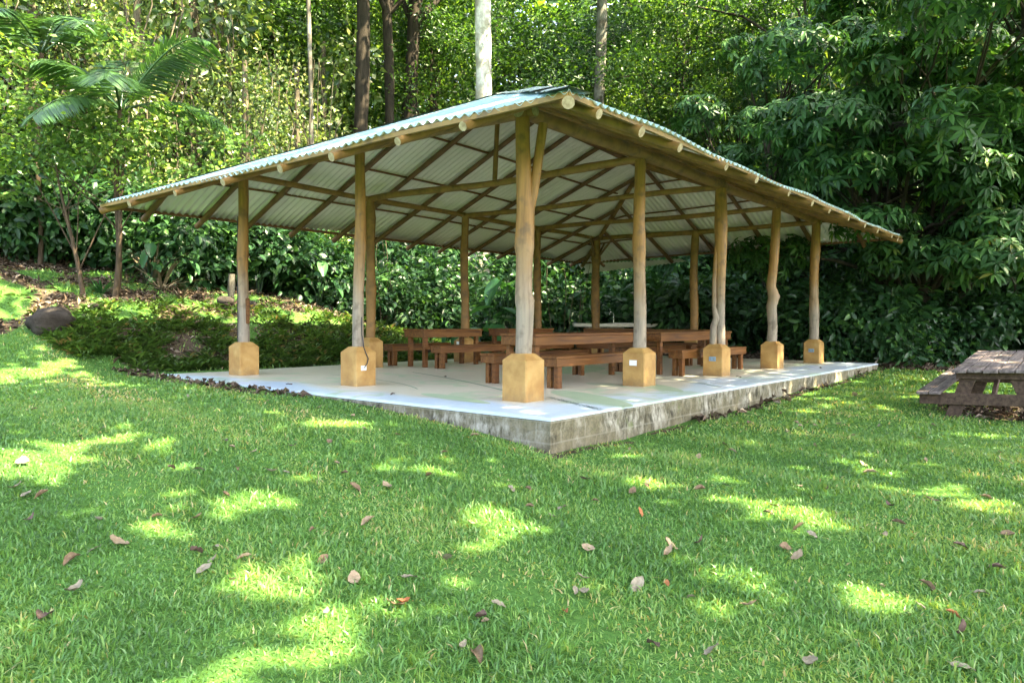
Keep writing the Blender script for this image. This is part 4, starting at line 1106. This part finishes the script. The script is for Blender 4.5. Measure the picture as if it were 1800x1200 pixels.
strap_plant(318, 16.0, 22, .5, .03, 'lf_dry', 'small dry grass tuft on the terrace right of the strap plant', 'grass_tuft', 4, .9, .5)
strap_plant(1462, 18.9, 16, .8, .03, 'lf_dry', 'thin pale dry stalks leaning at the forest edge right of the slab', 'dry_stalks', 6, 1.0, .3)
def big_leaf(px, Y, leaves, label, seed, mt='lf_broad', name='big_leaved_plant'):
    rg = np.random.default_rng(seed); t = empty(name, loc_px(px, Y), 0, label, 'plant'); mb = MB(); S = Soup()
    for (a, r, h, L, W, tilt) in leaves:
        tip = np.array([math.cos(a) * r, math.sin(a) * r, h]); mb.tube([(0, 0, -.1), (tip[0] * .3, tip[1] * .3, h * .6), tip], [.022, .018, .01], 5)
        d = np.array([math.cos(a), math.sin(a), -tilt]); d /= np.linalg.norm(d); s = np.cross(d, [0, 0, 1]); s /= np.linalg.norm(s); nn = np.cross(s, d)
        rows = 9; V = []
        for j in range(rows):
            tt = j / (rows - 1); wv = W * .5 * (math.sin(math.pi * min(1, (tt * .86 + .1))) ** .75)
            for q in (-1, -.5, 0, .5, 1):
                V.append(tip + d * L * (tt - .12) + s * q * wv + nn * (abs(q) * wv * .35 - L * .35 * tt ** 2 + .02 * math.sin(tt * 25) * abs(q)))
        V = np.array(V); T = []
        for j in range(rows - 1):
            for q in range(4): a0 = j * 5 + q; T += [(a0, a0 + 1, a0 + 6), (a0, a0 + 6, a0 + 5)]
        S.add(V, np.array(T), np.full(len(V), np.clip(.5 + rg.normal(0, .3), 0, 1)))
    mb.build('stem', M['lf_bush'], t); link('foliage', S.mesh('foliage', M[mt]), t)
def rl(seed, n, h, L, W):
    r = random.Random(seed); return [(r.uniform(0, 6.28), r.uniform(.1, .5), h * r.uniform(.5, 1.1), L * r.uniform(.7, 1.1), W * r.uniform(.8, 1.1), r.uniform(-.3, .9)) for _ in range(n)]
big_leaf(262, 16.8, rl(1, 7, 1.1, .5, .22), 'broad paddle leaved plant under the left end of the roof', 1)
big_leaf(305, 17.2, rl(2, 6, 1.3, .55, .24), 'light green paddle leaves just right of the dry strap plant', 2)
big_leaf(822, 19.5, rl(3, 9, .9, .6, .3), 'bright green broad leaved plant behind the middle back post', 3)
big_leaf(868, 20.2, rl(4, 8, 1.4, .8, .5), 'bluish green elephant ear plant with heart shaped leaves behind the front post', 4)
big_leaf(895, 21.0, rl(5, 8, 2.4, .85, .55), 'taller elephant ear plant hanging above the others behind the front post', 5)
big_leaf(842, 19.2, rl(6, 8, .45, .6, .22), 'low yellowish green leaves spreading at the foot of the back bank', 6)
big_leaf(930, 20.8, rl(7, 7, 1.0, .6, .4), 'dark broad leaved plant between the front post and its neighbour behind', 7)
big_leaf(1120, 22.6, rl(8, 9, 1.1, .6, .3), 'dark broad leaved plant right of the sink counter', 8)
big_leaf(1180, 22.0, rl(9, 9, .8, .5, .22), 'low leafy plant behind the crosswise table', 9)
big_leaf(1310, 21.5, rl(10, 9, 1.0, .55, .25), 'dark leafy plant right of the twisted post', 10)
big_leaf(1250, 23, rl(11, 9, 1.5, .6, .3), 'tall dark leafy plant beyond the far end of the slab', 11)
big_leaf(455, 18.6, rl(12, 7, 1.3, .55, .3), 'leafy plant at the forest edge right of the outermost left post', 12)
big_leaf(560, 19.2, rl(13, 8, 1.1, .5, .28), 'leafy plant behind the bank left of the middle left post', 13)
big_leaf(1015, 22.8, rl(14, 8, 1.3, .6, .3), 'shaded leafy plant left of the sink counter', 14)
big_leaf(1560, 19.0, rl(15, 8, .6, .4, .18), 'small leafy plant at the foot of the twin trunks', 15)
big_leaf(1700, 18.0, rl(16, 7, .4, .35, .16), 'small light green sprout just behind the picnic table', 16)

# thin pale stems and lianas
def stems(px, Y, n, h, label, seed):
    r = random.Random(seed); mb = MB()
    for i in range(n):
        x = r.uniform(-.5, .5); y = r.uniform(-.4, .4); l = r.uniform(-.5, .5)
        mb.tube([(x + l * t / 6 + .05 * math.sin(t + i), y, h * r.uniform(.98, 1.02) * t / 6 - .1) for t in range(7)], [.016, .015, .014, .012, .011, .01, .006], 5)
    o = mb.build('liana', M['vine_stem']); o.location = loc_px(px, Y); tag(o, label, 'liana')
stems(552, 21.6, 6, 7.5, 'bundle of thin pale lianas hanging beside the slender pale trunk', 1)
stems(665, 20.6, 5, 3.2, 'thin pale stems rising behind the second left post', 2)
stems(985, 21.8, 5, 3.0, 'thin pale stems rising behind the far end of the tables', 3)
stems(430, 19.4, 5, 4.5, 'thin crooked stems in the sunlit thicket behind the left posts', 4)
stems(1520, 20.4, 5, 3.0, 'thin dark stems left of the twin trunks', 5)

# unseen shade trees on the sunny side, crown gaps cut for the sun patches
PATCH = [(-3.54, 5.38, 0.4, 0.81), (-7.44, 10.89, 0.38, 0.95), (-1.63, 4.45, 0.26, 0.54), (-1.79, 7.07, 0.36, 0.32), (-1.06, 3.39, 0.4, 0.22), (-0.63, 2.88, 0.25, 0.23), (-0.03, 4.26, 0.33, 0.4), (-0.33, 3.03, 0.22, 0.26), (1.22, 5.64, 0.22, 0.25), (1.65, 4.87, 0.42, 0.27), (2.01, 4.4, 0.22, 0.17), (1.31, 3.11, 0.29, 0.28), (1.81, 3.09, 0.29, 0.28), (5.27, 8.41, 0.72, 0.36), (3.38, 5.37, 0.34, 0.26), (1.89, 2.69, 0.09, 0.24), (-2.17, 3.96, 0.19, 0.19), (-1.12, 2.51, 0.23, 0.1), (-4.09, 10.07, 0.71, 0.62), (-2.67, 9.0, 0.56, 0.42), (2.9, 5.59, 0.26, 0.18), (0.94, 3.38, 0.16, 0.18), (3.25, 4.76, 0.15, 0.29)]
def shade_trees():
    rg = np.random.default_rng(91)
    S_ = np.array(SUN)
    def landing(P): 
        k = (P[:, 2] - .08) / S_[2]; return P[:, :2] - S_[:2] * k[:, None]
    specs = [((11.5, -5.5), (-9, -3.5), 'tall shade tree outside the picture on the right, nearest the lawn'), ((15, 1.5), (-3.5, .5), 'second shade tree beyond the right side of the lawn'),
             ((5, -11), (-9, -9), 'shade tree standing behind the camera position'), ((19, 8.5), (3, 7), 'shade tree to the right of the picnic table'), ((14, 5.5), (0, 0), 'unseen tree with a wide crown, added to shade the left part of the lawn'), ((23, 17), (6, 12), 'tall unseen tree added to shade the forest on the far right'), ((17, 11), (0, 0), 'very tall unseen open crowned tree added to dapple the roof and the left forest edge')]  # last three added only to shade the left lawn and the forest
    # landing areas on the ground to cover: x range, y range for each tree
    areas = [((-8.0, .5), (1.2, 9.2)), ((.5, 8.5), (1.2, 9.0)), ((-3.0, 3.0), (-.6, 1.2)), ((-2.5, 9.5), (8.0, 17.0)), ((-15, -2.5), (8.2, 13.4)), ((9.5, 20), (7, 24)), ((-19, 7), (13.5, 31))]
    hts = [(8.5, 11.5), (8.5, 11.5), (8.5, 11.5), (9.5, 12.5), (10, 12.5), (10, 16), (14.5, 18)]
    dens = [80, 80, 60, 55, 50, 24, 15]
    for i, (pos, _, label) in enumerate(specs):
        (x0, x1), (y0, y1) = areas[i]; A = (x1 - x0) * (y1 - y0); n = int(A * dens[i])
        # twig clusters placed sunward of the ground they have to shade
        k = n // 9; lx = rg.uniform(x0 - .3, x1 + .3, k); ly = rg.uniform(y0 - .3, y1 + .3, k); z = rg.uniform(*hts[i], k)
        C = np.stack([lx + S_[0] * (z - .08) / S_[2], ly + S_[1] * (z - .08) / S_[2], z], -1)
        P = (C[:, None] + rg.normal(size=(k, 9, 3)) * np.array([.42, .42, .3]) * (1.5 if i == 6 else 1)).reshape(-1, 3)
        g = landing(P); keep = np.ones(len(P), bool)
        for (cx, cy, rx, ry) in PATCH:
            e = ((g[:, 0] - cx) / (rx + .06)) ** 2 + ((g[:, 1] - cy) / (ry + .05)) ** 2
            wobv = 1 + .35 * np.sin(g[:, 0] * 9 + cx * 5) * np.cos(g[:, 1] * 8 + cy)
            keep &= ~(e < wobv)  # drops leaves whose shadow would land in a wanted sun patch
        P = P[keep]; n = len(P)
        S = Soup(); D = rg.normal(size=(n, 3)) * [1, 1, .5]; Nn = nrm(rg.normal(size=(n, 3)) * .3 + S_ + np.array([0, 0, .2]))
        S.leaves(P - np.array([*pos, 0]), D, Nn, .40 * (.7 + .6 * rg.random(n)), .27 * (.7 + .6 * rg.random(n)), np.clip(.5 + rg.normal(0, .2, n), 0, 1), kind='diamond')
        mb = MB(); cs = P[rg.permutation(n)[:9]] - np.array([*pos, 0]); h = hts[i][0]
        tp = branches(mb, rg, (0, 0, -.3), h + 1, .32, [], n=12)
        for c in cs:
            a = np.array(tp[int(rg.integers(6, 10))]); b = c; m = (a + b) / 2 + np.array([0, 0, .6]); mb.tube([a, m, b], [.06, .035, .01], 6)
        t = empty('shade_tree', (pos[0], pos[1], 0), 0, label, 'tree'); mb.build('trunk', M['bark_brown'], t); link('crown', S.mesh('crown', M['lf_fine']), t)
shade_trees()

# ------------------------------------------------------------------ ground cover
def grass():
    rg = np.random.default_rng(17); Vs = []; Ts = []; tt = []; n0 = 0
    bands = [(1.9, 3.2, 7000, .044, .0070), (3.2, 5.0, 4800, .044, .0082), (5.0, 8.0, 2600, .047, .0105), (8.0, 12.5, 1000, .052, .016), (12.5, 19.5, 360, .075, .026)]
    for (ya, yb, dens, h, w) in bands:
        A = (yb - ya) * (ya + yb) * .5 * 1.66; n = int(A * dens)
        Y = np.sqrt(rg.random(n) * (yb ** 2 - ya ** 2) + ya ** 2); X = (rg.random(n) * 2 - 1) * Y * .83
        u, v = uvof(X, Y)
        ok = ~((u > -1.05) & (u < 11.63) & (v > -1.17) & (v < 6.97))
        s = soilness(X, Y); bare = .5 + .5 * np.sin(X * 2.3 + 1) * np.cos(Y * 1.9 + X) + .25 * np.sin(X * 5.1 + Y * 4.3)
        ok &= rg.random(n) > s * 1.15
        ok &= rg.random(n) > np.clip((bare - .75) * 1.5, 0, .75)
        worn = np.exp(-((u + 2.3) / 1.3) ** 2) * sm(v, -1.5, 1.0) * (.6 + .4 * np.sin(X * 3.1 + Y * 2)) + .7 * sm(X, 1.5, 3) * (1 - sm(X, 5, 7)) * sm(Y, 8.5, 10) * (1 - sm(Y, 12, 14)) * .5
        ok &= rg.random(n) > worn * .45
        worn = worn[ok]
        X, Y = X[ok], Y[ok]; bare = bare[ok]; n = len(X); Z = zg(X, Y)
        u, v = uvof(X, Y)
        # tufts: blades lean away from tuft centres
        th = rg.random(n) * 6.28 + 1.5 * np.sin(X * 6) * np.cos(Y * 6)
        lean = np.abs(rg.normal(.65, .35, n)); hh = h * (.45 + .8 * rg.random(n)) * (1 + .35 * np.sin(X * 3.7 + 2) * np.sin(Y * 3.1)) ; ww = w * (.6 + .7 * rg.random(n))
        D = np.stack([np.cos(th) * np.sin(lean), np.sin(th) * np.sin(lean), np.cos(lean)], -1)
        fa = rg.random(n) * 6.28; Sd = np.stack([np.cos(fa), np.sin(fa), 0 * fa], -1) * ww[:, None] * .5
        B = np.stack([X, Y, Z - .004], -1); m1 = B + D * hh[:, None] * .55; tip = B + D * hh[:, None] + np.stack([D[:, 0] * .5, D[:, 1] * .5, -.35 * np.abs(D[:, 2]) * np.sin(lean)], -1) * hh[:, None]
        V = np.stack([B - Sd, B + Sd, m1 + Sd * .9, m1 - Sd * .9, tip], 1).reshape(-1, 3)
        T = (np.arange(n)[:, None, None] * 5 + np.array([(0, 1, 2), (0, 2, 3), (3, 2, 4)])[None]).reshape(-1, 3)
        tint = .42 + .16 * np.sin(X * 1.7 + 3) * np.cos(Y * 1.5) + .12 * np.sin(X * 4.3 + Y * 3.9) + rg.normal(0, .17, n) + (rg.random(n) < .025) * .5 + soilness(X, Y) * .3 + (bare > .8) * .12 + worn * .26
        Vs.append(V); Ts.append(T + n0); tt.append(np.repeat(np.clip(tint, 0, 1), 5)); n0 += len(V)
    o = link('lawn_grass', tri_mesh('lawn_grass', np.concatenate(Vs), np.concatenate(Ts), M['grass'], np.concatenate(tt)))
    tag(o, 'short broad bladed green lawn grass', 'grass', kind='stuff')
grass()
def ferns():
    """leafy ground cover on the cut bank"""
    rg = np.random.default_rng(18); n = 6500
    u = rg.uniform(-4.5, 9.5, n); v = 7.15 + np.abs(rg.normal(0, 1.25, n)) + np.maximum(0, -u - 1) * .9
    pat = np.sin(u * 2.1 + 1) * np.cos(v * 2.7 + u) + .5 * np.sin(u * 5.3 - v * 4.1)
    ok = (v < 10.4 + np.maximum(0, -u)) & (rg.random(n) < .52 + pat * .7) & (u > -1.9) & (rg.random(n) > sm(v, 8.6, 10.2) * .8) & (rg.random(n) > sm(u, 6, 10))
    u, v = u[ok], v[ok]; X, Y = XY(u, v); n = len(X); C = np.stack([X, Y, zg(X, Y) + .03], -1)
    S = Soup(); m = 9
    a = rg.random((n, m)) * 6.28; el = rg.uniform(.15, 1.1, (n, m)); D = np.stack([np.cos(a) * np.cos(el), np.sin(a) * np.cos(el), np.sin(el)], -1)
    P = C[:, None] + D * rg.uniform(.0, .12, (n, m, 1)); st = rg.normal(0, .2, n)
    Nn = np.stack([-np.cos(a) * .5, -np.sin(a) * .5, 0 * a + 1], -1)
    S.leaves(P.reshape(-1, 3), D.reshape(-1, 3), Nn.reshape(-1, 3), np.full(n * m, .13) * rg.uniform(.5, 1.5, n * m), np.full(n * m, .05), np.clip(.45 + np.repeat(st, m) + rg.normal(0, .15, n * m), 0, 1), kind='diamond', droop=.3)
    o = link('bank_ground_cover', S.mesh('bank_ground_cover', M['lf_fern'])); tag(o, 'low ferny ground cover on the cut bank behind the slab', 'ground cover', kind='stuff')
ferns()
def litter():
    rg = np.random.default_rng(19); n = 95000
    Y = rg.uniform(9, 24, n); X = rg.uniform(-1, 1, n) * Y * .85
    s = soilness(X, Y); u, v = uvof(X, Y)
    ok = (rg.random(n) < (s - .35) * 1.2) & ~((u > -1.05) & (u < 11.63) & (v > -1.17) & (v < 6.97))
    X, Y = X[ok], Y[ok]; n = len(X); P = np.stack([X, Y, zg(X, Y) + rg.uniform(.005, .05, n)], -1)
    S = Soup(); D = rg.normal(size=(n, 3)) * [1, 1, .3]; Nn = rg.normal(size=(n, 3)) * .4 + [0, 0, 1]
    S.leaves(P, D, Nn, rg.uniform(.06, .2, n), rg.uniform(.03, .08, n), np.clip(rg.normal(.5, .3, n), 0, 1), kind='diamond', droop=.3, fold=.4)
    o = link('leaf_litter', S.mesh('leaf_litter', M['litter'])); tag(o, 'brown leaf litter on the forest floor', 'leaf litter', kind='stuff')
litter()
def forest_mass():
    """the dim depth of the wood behind the individual trees"""
    rg = np.random.default_rng(20); n = 5200
    Y = rg.uniform(46, 62, n); X = rg.uniform(-1, 1, n) * Y * .95; z = zg(X, Y) + rg.uniform(0, 1, n) ** .8 * 24
    P0 = np.stack([X, Y, z], -1); m = 9; S = Soup()
    P = (P0[:, None] + rg.normal(size=(n, m, 3)) * [1.1, 1.1, .7]).reshape(-1, 3); N = len(P)
    S.leaves(P, rg.normal(size=(N, 3)) * [1, 1, .5], rg.normal(size=(N, 3)) * .6 + [0, -.3, .6], rg.uniform(.6, 1.2, N), rg.uniform(.35, .6, N), np.clip(np.repeat(rg.normal(.45, .2, n), m) + rg.normal(0, .15, N), 0, 1))
    o = link('distant_forest', S.mesh('distant_forest', M['lf_fine'])); tag(o, 'dense far forest foliage closing the view', 'forest', kind='stuff')
    # low thicket under and between the near trees
    n = 5200; Y = rg.uniform(20.5, 30, n); X = rg.uniform(-1, 1, n) * Y * .95; Y = Y + (X > 0) * 1.5 * (X < 6)
    z = zg(X, Y) + rg.random(n) ** 1.6 * 3.2; P0 = np.stack([X, Y, z], -1); S = Soup()
    P = (P0[:, None] + rg.normal(size=(n, m, 3)) * [.35, .35, .25]).reshape(-1, 3); N = len(P)
    S.leaves(P, rg.normal(size=(N, 3)) * [1, 1, .5] - [0, 0, .3], rg.normal(size=(N, 3)) * .5 + [0, -.3, .7], rg.uniform(.12, .3, N), rg.uniform(.06, .15, N), np.clip(np.repeat(rg.normal(.4, .25, n), m) + rg.normal(0, .15, N), 0, 1))
    o = link('thicket', S.mesh('thicket', M['lf_bush'])); tag(o, 'tangled low thicket filling the gaps between the trees', 'thicket', kind='stuff')
forest_mass()

# fallen leaves lying on the lawn, one object each
LEAVES = """-3.1,4.54,g,1.3 -2.95,4.41,g,1.3 -2.86,4.42,b,1.2 -2.17,5.05,g,1.2 -2.32,4.06,g,1.0 -2.03,3.75,t,1.7 -2.1,3.65,g,0.9 -2.13,3.51,b,1.1 -1.91,3.16,g,1.3 -1.88,2.91,d,1.3 -1.6,3.68,d,1.2 -1.53,3.75,g,0.8 -1.47,3.59,g,0.8 -1.47,3.47,g,1.0 -1.33,3.61,t,0.9 -1.28,3.34,t,0.8 -0.93,3.58,b,1.0 -0.72,3.33,t,1.0 -0.83,4.2,t,1.2 -1.1,4.02,b,0.8 -1.04,4.83,b,1.3 -0.84,4.9,t,1.2 -2.03,4.15,b,0.8 -1.8,4.16,t,1.0 -1.79,4.55,b,0.7 -2.2,5.72,t,1.0 -2.33,5.93,d,0.9 -1.98,5.59,t,1.0 -1.75,5.82,d,1.0 -1.5,6.01,b,0.9 -2.38,5.08,d,1.0 -1.92,5.11,b,0.8 -1.68,5.08,g,1.0 -1.58,5.09,g,0.9 -1.18,5.14,b,0.9 -1.29,5.36,t,0.9 -3.04,5.21,g,0.8 -3.43,5.09,t,1.5 -3.51,6.24,g,0.9 -2.65,3.99,d,1.0 -0.76,2.98,g,0.7 -0.49,3.05,b,1.2 -0.35,6.93,t,1.3 0.33,6.97,t,1.0 0.03,6.53,t,0.7 -0.59,5.22,b,1.1 0.0,5.12,g,1.1 0.12,5.17,b,1.0 0.57,5.59,d,1.1 0.86,5.15,b,1.1 1.0,5.37,d,0.9 0.57,4.93,b,0.8 0.82,4.6,o,0.9 -0.23,4.21,t,0.7 0.12,4.64,b,0.9 0.33,4.72,g,1.0 0.25,4.44,g,0.8 -0.32,3.65,g,1.0 -0.47,3.37,g,1.0 0.41,3.81,t,0.9 0.34,3.39,g,0.9 0.33,3.24,g,1.0 0.29,3.25,g,0.7 0.86,3.92,t,1.0 0.82,3.77,t,1.2 0.58,3.31,g,1.2 -0.05,3.08,g,0.9 -0.45,3.07,o,1.0 -0.12,2.94,d,1.2 -0.1,2.9,t,0.7 0.23,3.02,o,0.9 -0.12,2.62,b,1.3 -0.18,2.68,g,0.7 0.54,2.73,d,1.0 0.75,2.68,g,1.0 0.79,3.16,g,0.6 0.72,3.32,o,0.6 1.61,5.46,g,0.8 1.38,5.29,b,1.1 1.04,3.99,d,0.9 1.15,7.06,t,0.6 2.17,7.39,t,1.1 2.15,7.06,t,1.0 1.73,6.72,t,1.0 3.01,7.22,t,1.3 3.07,6.33,t,1.0 2.99,6.04,t,1.3 4.37,7.76,t,1.1 3.71,6.5,t,0.9 1.75,4.81,t,1.1 1.63,4.61,d,0.9 2.15,5.41,t,0.8 2.33,5.35,b,1.0 2.95,5.09,b,1.2 2.38,4.45,b,1.0 2.54,4.87,d,0.9 1.48,3.91,b,1.3 1.49,3.76,t,1.3 1.72,4.14,g,0.8 2.16,4.19,g,0.9 1.69,4.26,b,1.2 2.47,3.97,d,1.1 2.4,3.57,d,1.0 1.92,3.33,b,1.2 1.71,3.33,g,0.8 1.76,3.1,g,0.7 1.84,3.0,o,1.0 1.76,2.81,d,1.0 1.01,3.06,t,1.0 1.07,2.57,g,1.1 1.57,2.5,g,1.0 2.11,3.24,g,0.8 2.88,4.2,b,1.0 4.69,6.96,t,0.9 3.41,5.2,b,0.9 5.58,11.83,t,1.8 4.85,11.32,t,1.2 3.44,8.65,t,1.3 3.53,9.0,t,1.0 3.99,8.87,t,1.0 3.06,8.07,t,1.1 3.66,8.76,t,0.8 2.88,8.82,b,1.2 4.01,11.1,t,1.0 3.23,9.52,b,0.8 3.66,9.9,b,1.0 5.2,8.97,t,1.0 7.62,14.09,t,1.1 7.8,13.9,t,1.0 5.91,13.34,t,1.3 7.42,16.37,b,1.0 7.13,14.26,b,0.8 6.4,12.3,t,0.7 -2.11,7.96,t,0.9 -2.76,8.23,b,0.8 -1.36,6.73,t,0.8 -1.03,6.58,b,0.7 -1.65,7.55,t,0.8 -3.84,8.63,g,0.8 -3.35,6.6,b,0.8 -4.75,8.44,g,0.8 -5.98,9.7,b,0.8 -3.53,5.94,d,0.8 -4.81,7.33,b,0.8 -2.74,5.3,b,0.7 -2.02,6.48,b,0.7 -0.56,6.04,b,0.7 3.67,7.81,b,0.7 4.39,8.69,g,0.7 7.33,12.34,b,0.7"""
SPECIAL = {(-2.03, 3.75): 'largest pale tan dry leaf, curled, in the left foreground', (-.12, 2.62): 'big reddish brown oval leaf at the bottom edge left of centre', (.23, 3.02): 'bright orange brown upright leaf in the middle of the foreground',
           (-1.91, 3.16): 'folded pale grey leaf lying at the lower left', (-2.17, 5.05): 'silvery grey leaf lying flat on the shaded grass at the left', (5.58, 11.83): 'large crumpled tan leaf on the lawn between slab and picnic table',
           (1.49, 3.76): 'upright pinkish tan leaf in the right foreground', (-.35, 6.93): 'upright tan leaf leaning by the left face of the slab', (-.83, 4.2): 'curled tan leaf standing on edge left of the long sunlit patch',
           (-3.1, 4.54): 'grey leaf, uppermost of three lying together near the left edge', (-2.95, 4.41): 'grey leaf, lower of two grey ones lying together near the left edge', (-2.86, 4.42): 'curled brown leaf lying right of two grey ones near the left edge',
           (.82, 3.77): 'long pale rolled leaf lying just below another pale leaf', (-.12, 2.94): 'dark brown leaf lying in the sunlit grass at the bottom centre', (2.17, 7.39): 'pale leaf lying flat nearest to the right face of the slab'}
WORD = {'t': 'tan', 'g': 'grey', 'b': 'brown', 'o': 'orange brown', 'd': 'dark brown'}
def fallen():
    protos = {}
    r = random.Random(31)
    def make(kind, var):
        rr = random.Random(ord(kind) * 7 + var); L = .13; W = .045 + .02 * rr.random(); rows, cols = 9, 5; curl = rr.uniform(.4, 1.5); bend = rr.uniform(-.6, 1.4); mb = MB(); V = []; tw = rr.uniform(-.8, .8)
        for i in range(rows):
            t = i / (rows - 1); w = W * math.sin(math.pi * min(.985, t * .93 + .05)) ** .75
            for j in range(cols):
                q = j / (cols - 1) * 2 - 1; a = q * curl; x = (t - .5) * L; y = math.sin(a) / max(.3, curl) * w * .5 * 1.4; z = (1 - math.cos(a)) * w * .6 + bend * .03 * (2 * t - 1) ** 2 + .004 * math.sin(t * 15 + q * 4)
                c_, s_ = math.cos(tw * (t - .5)), math.sin(tw * (t - .5)); V.append((x, y * c_ - z * s_, z * c_ + y * s_ + .006))
        n = len(V); V2 = [(x, y, z - .0016) for x, y, z in V]; Fs = []
        for i in range(rows - 1):
            for j in range(cols - 1):
                a = i * cols + j; Fs += [(a, a + cols, a + cols + 1, a + 1), (n + a, n + a + 1, n + a + cols + 1, n + a + cols)]
        mb.add(V + V2, Fs, 0, True); mb.tube([(-.5 * L, 0, .008), (-.62 * L, .004, .012)], [.0018, .0012], 4)
        return mb.build('fallen_leaf', M['dry_' + kind])
    for i, tok in enumerate(LEAVES.split()):
        x, y, k, s = tok.split(','); x, y, s = float(x), float(y), float(s); key = (k, i % 4)
        if key not in protos: protos[key] = o = make(*key)
        else: o = protos[key].copy(); COL.objects.link(o)
        s *= r.uniform(.5, .68); o.location = (x, y, zgf(x, y) + .022); o.scale = (s, s, s)
        o.rotation_euler = (r.gauss(0, .35), r.gauss(0, .35), r.uniform(0, 6.28))
        lab = SPECIAL.get((x, y))
        far = y > 6
        tag(o, lab or ('small %s dry leaf lying in the %s grass of the lawn' % (WORD[k], 'farther' if far else 'foreground')), 'fallen leaf', 'fallen leaves scattered over the lawn' if lab else 'small %s fallen leaves %s' % (WORD[k], 'farther out on the lawn' if far else 'in the foreground grass'))
fallen()
def floor_leaves():
    r = random.Random(8)
    for (u, v, lab) in ((1.9, 3.1, 'small dark leaf on the floor left of the front table'), (5.2, -.45, 'small dark leaf on the floor beside the twisted post'), (8.8, -.7, 'dark leaf on the floor between the two rightmost plinths'), (-.55, 1.6, 'small brown leaf on the pale blue floor border left of the front plinth'), (-.6, 3.7, 'dark leaf on the floor border at the middle left plinth')):
        mb = MB(); V = []
        for i in range(6):
            t = i / 5; w = .02 * math.sin(math.pi * (t * .9 + .05)); V += [(.09 * (t - .5), -w, .012 + .01 * math.sin(t * 5)), (.09 * (t - .5), 0, .003 + .006 * math.sin(t * 5)), (.09 * (t - .5), w, .014)]
        Fs = []
        for i in range(5):
            for j in range(2): a = i * 3 + j; Fs.append((a, a + 1, a + 4, a + 3))
        mb.add(V, Fs, 0, True); o = mb.build('fallen_leaf', M['dry_d']); x, y = XY(u, v); o.location = (x, y, SLAB + .002); o.rotation_euler = (0, 0, r.uniform(0, 6)); tag(o, lab, 'fallen leaf')
floor_leaves()

# ------------------------------------------------------------------ camera, sun, sky
cd = bpy.data.cameras.new('camera'); cam = bpy.data.objects.new('camera', cd); COL.objects.link(cam)
cd.sensor_width = 36; cd.sensor_fit = 'HORIZONTAL'; cd.lens = F / 1800 * 36; cd.clip_start = .05; cd.clip_end = 600
cam.matrix_world = Matrix.Translation((0, 0, 1.23)) @ Matrix.Rotation(R(90) - .0271, 4, 'X') @ Matrix.Rotation(.0058, 4, 'Z')
SC.camera = cam
w = bpy.data.worlds.new('World'); SC.world = w; w.use_nodes = True
bg = w.node_tree.nodes['Background']; sky = w.node_tree.nodes.new('ShaderNodeTexSky'); sky.sky_type = 'NISHITA'; sky.sun_disc = False
sky.sun_elevation = math.asin(SUN.z); sky.sun_rotation = math.atan2(SUN.x, SUN.y)
sky.dust_density = 3.5; sky.ozone_density = .6
hs = w.node_tree.nodes.new('ShaderNodeHueSaturation'); hs.inputs['Saturation'].default_value = .75   # humid, hazy tropical sky
w.node_tree.links.new(sky.outputs[0], hs.inputs['Color']); w.node_tree.links.new(hs.outputs[0], bg.inputs[0]); bg.inputs[1].default_value = SKY_STRENGTH
sl = bpy.data.lights.new('sun', 'SUN'); sl.energy = SUN_STRENGTH; sl.angle = R(.53); sl.color = (1, .87, .58)
so = bpy.data.objects.new('sun', sl); COL.objects.link(so); so.rotation_euler = (-SUN).to_track_quat('-Z', 'Y').to_euler()
SC.view_settings.view_transform = 'Standard'; SC.view_settings.look = 'None'; SC.view_settings.exposure = EXPOSURE; SC.view_settings.gamma = 1
SC.render.engine = 'CYCLES'
c = SC.cycles
c.max_bounces = 8; c.diffuse_bounces = 5; c.glossy_bounces = 3; c.transmission_bounces = 5; c.transparent_max_bounces = 8
c.sample_clamp_indirect = 6; c.use_denoising = True
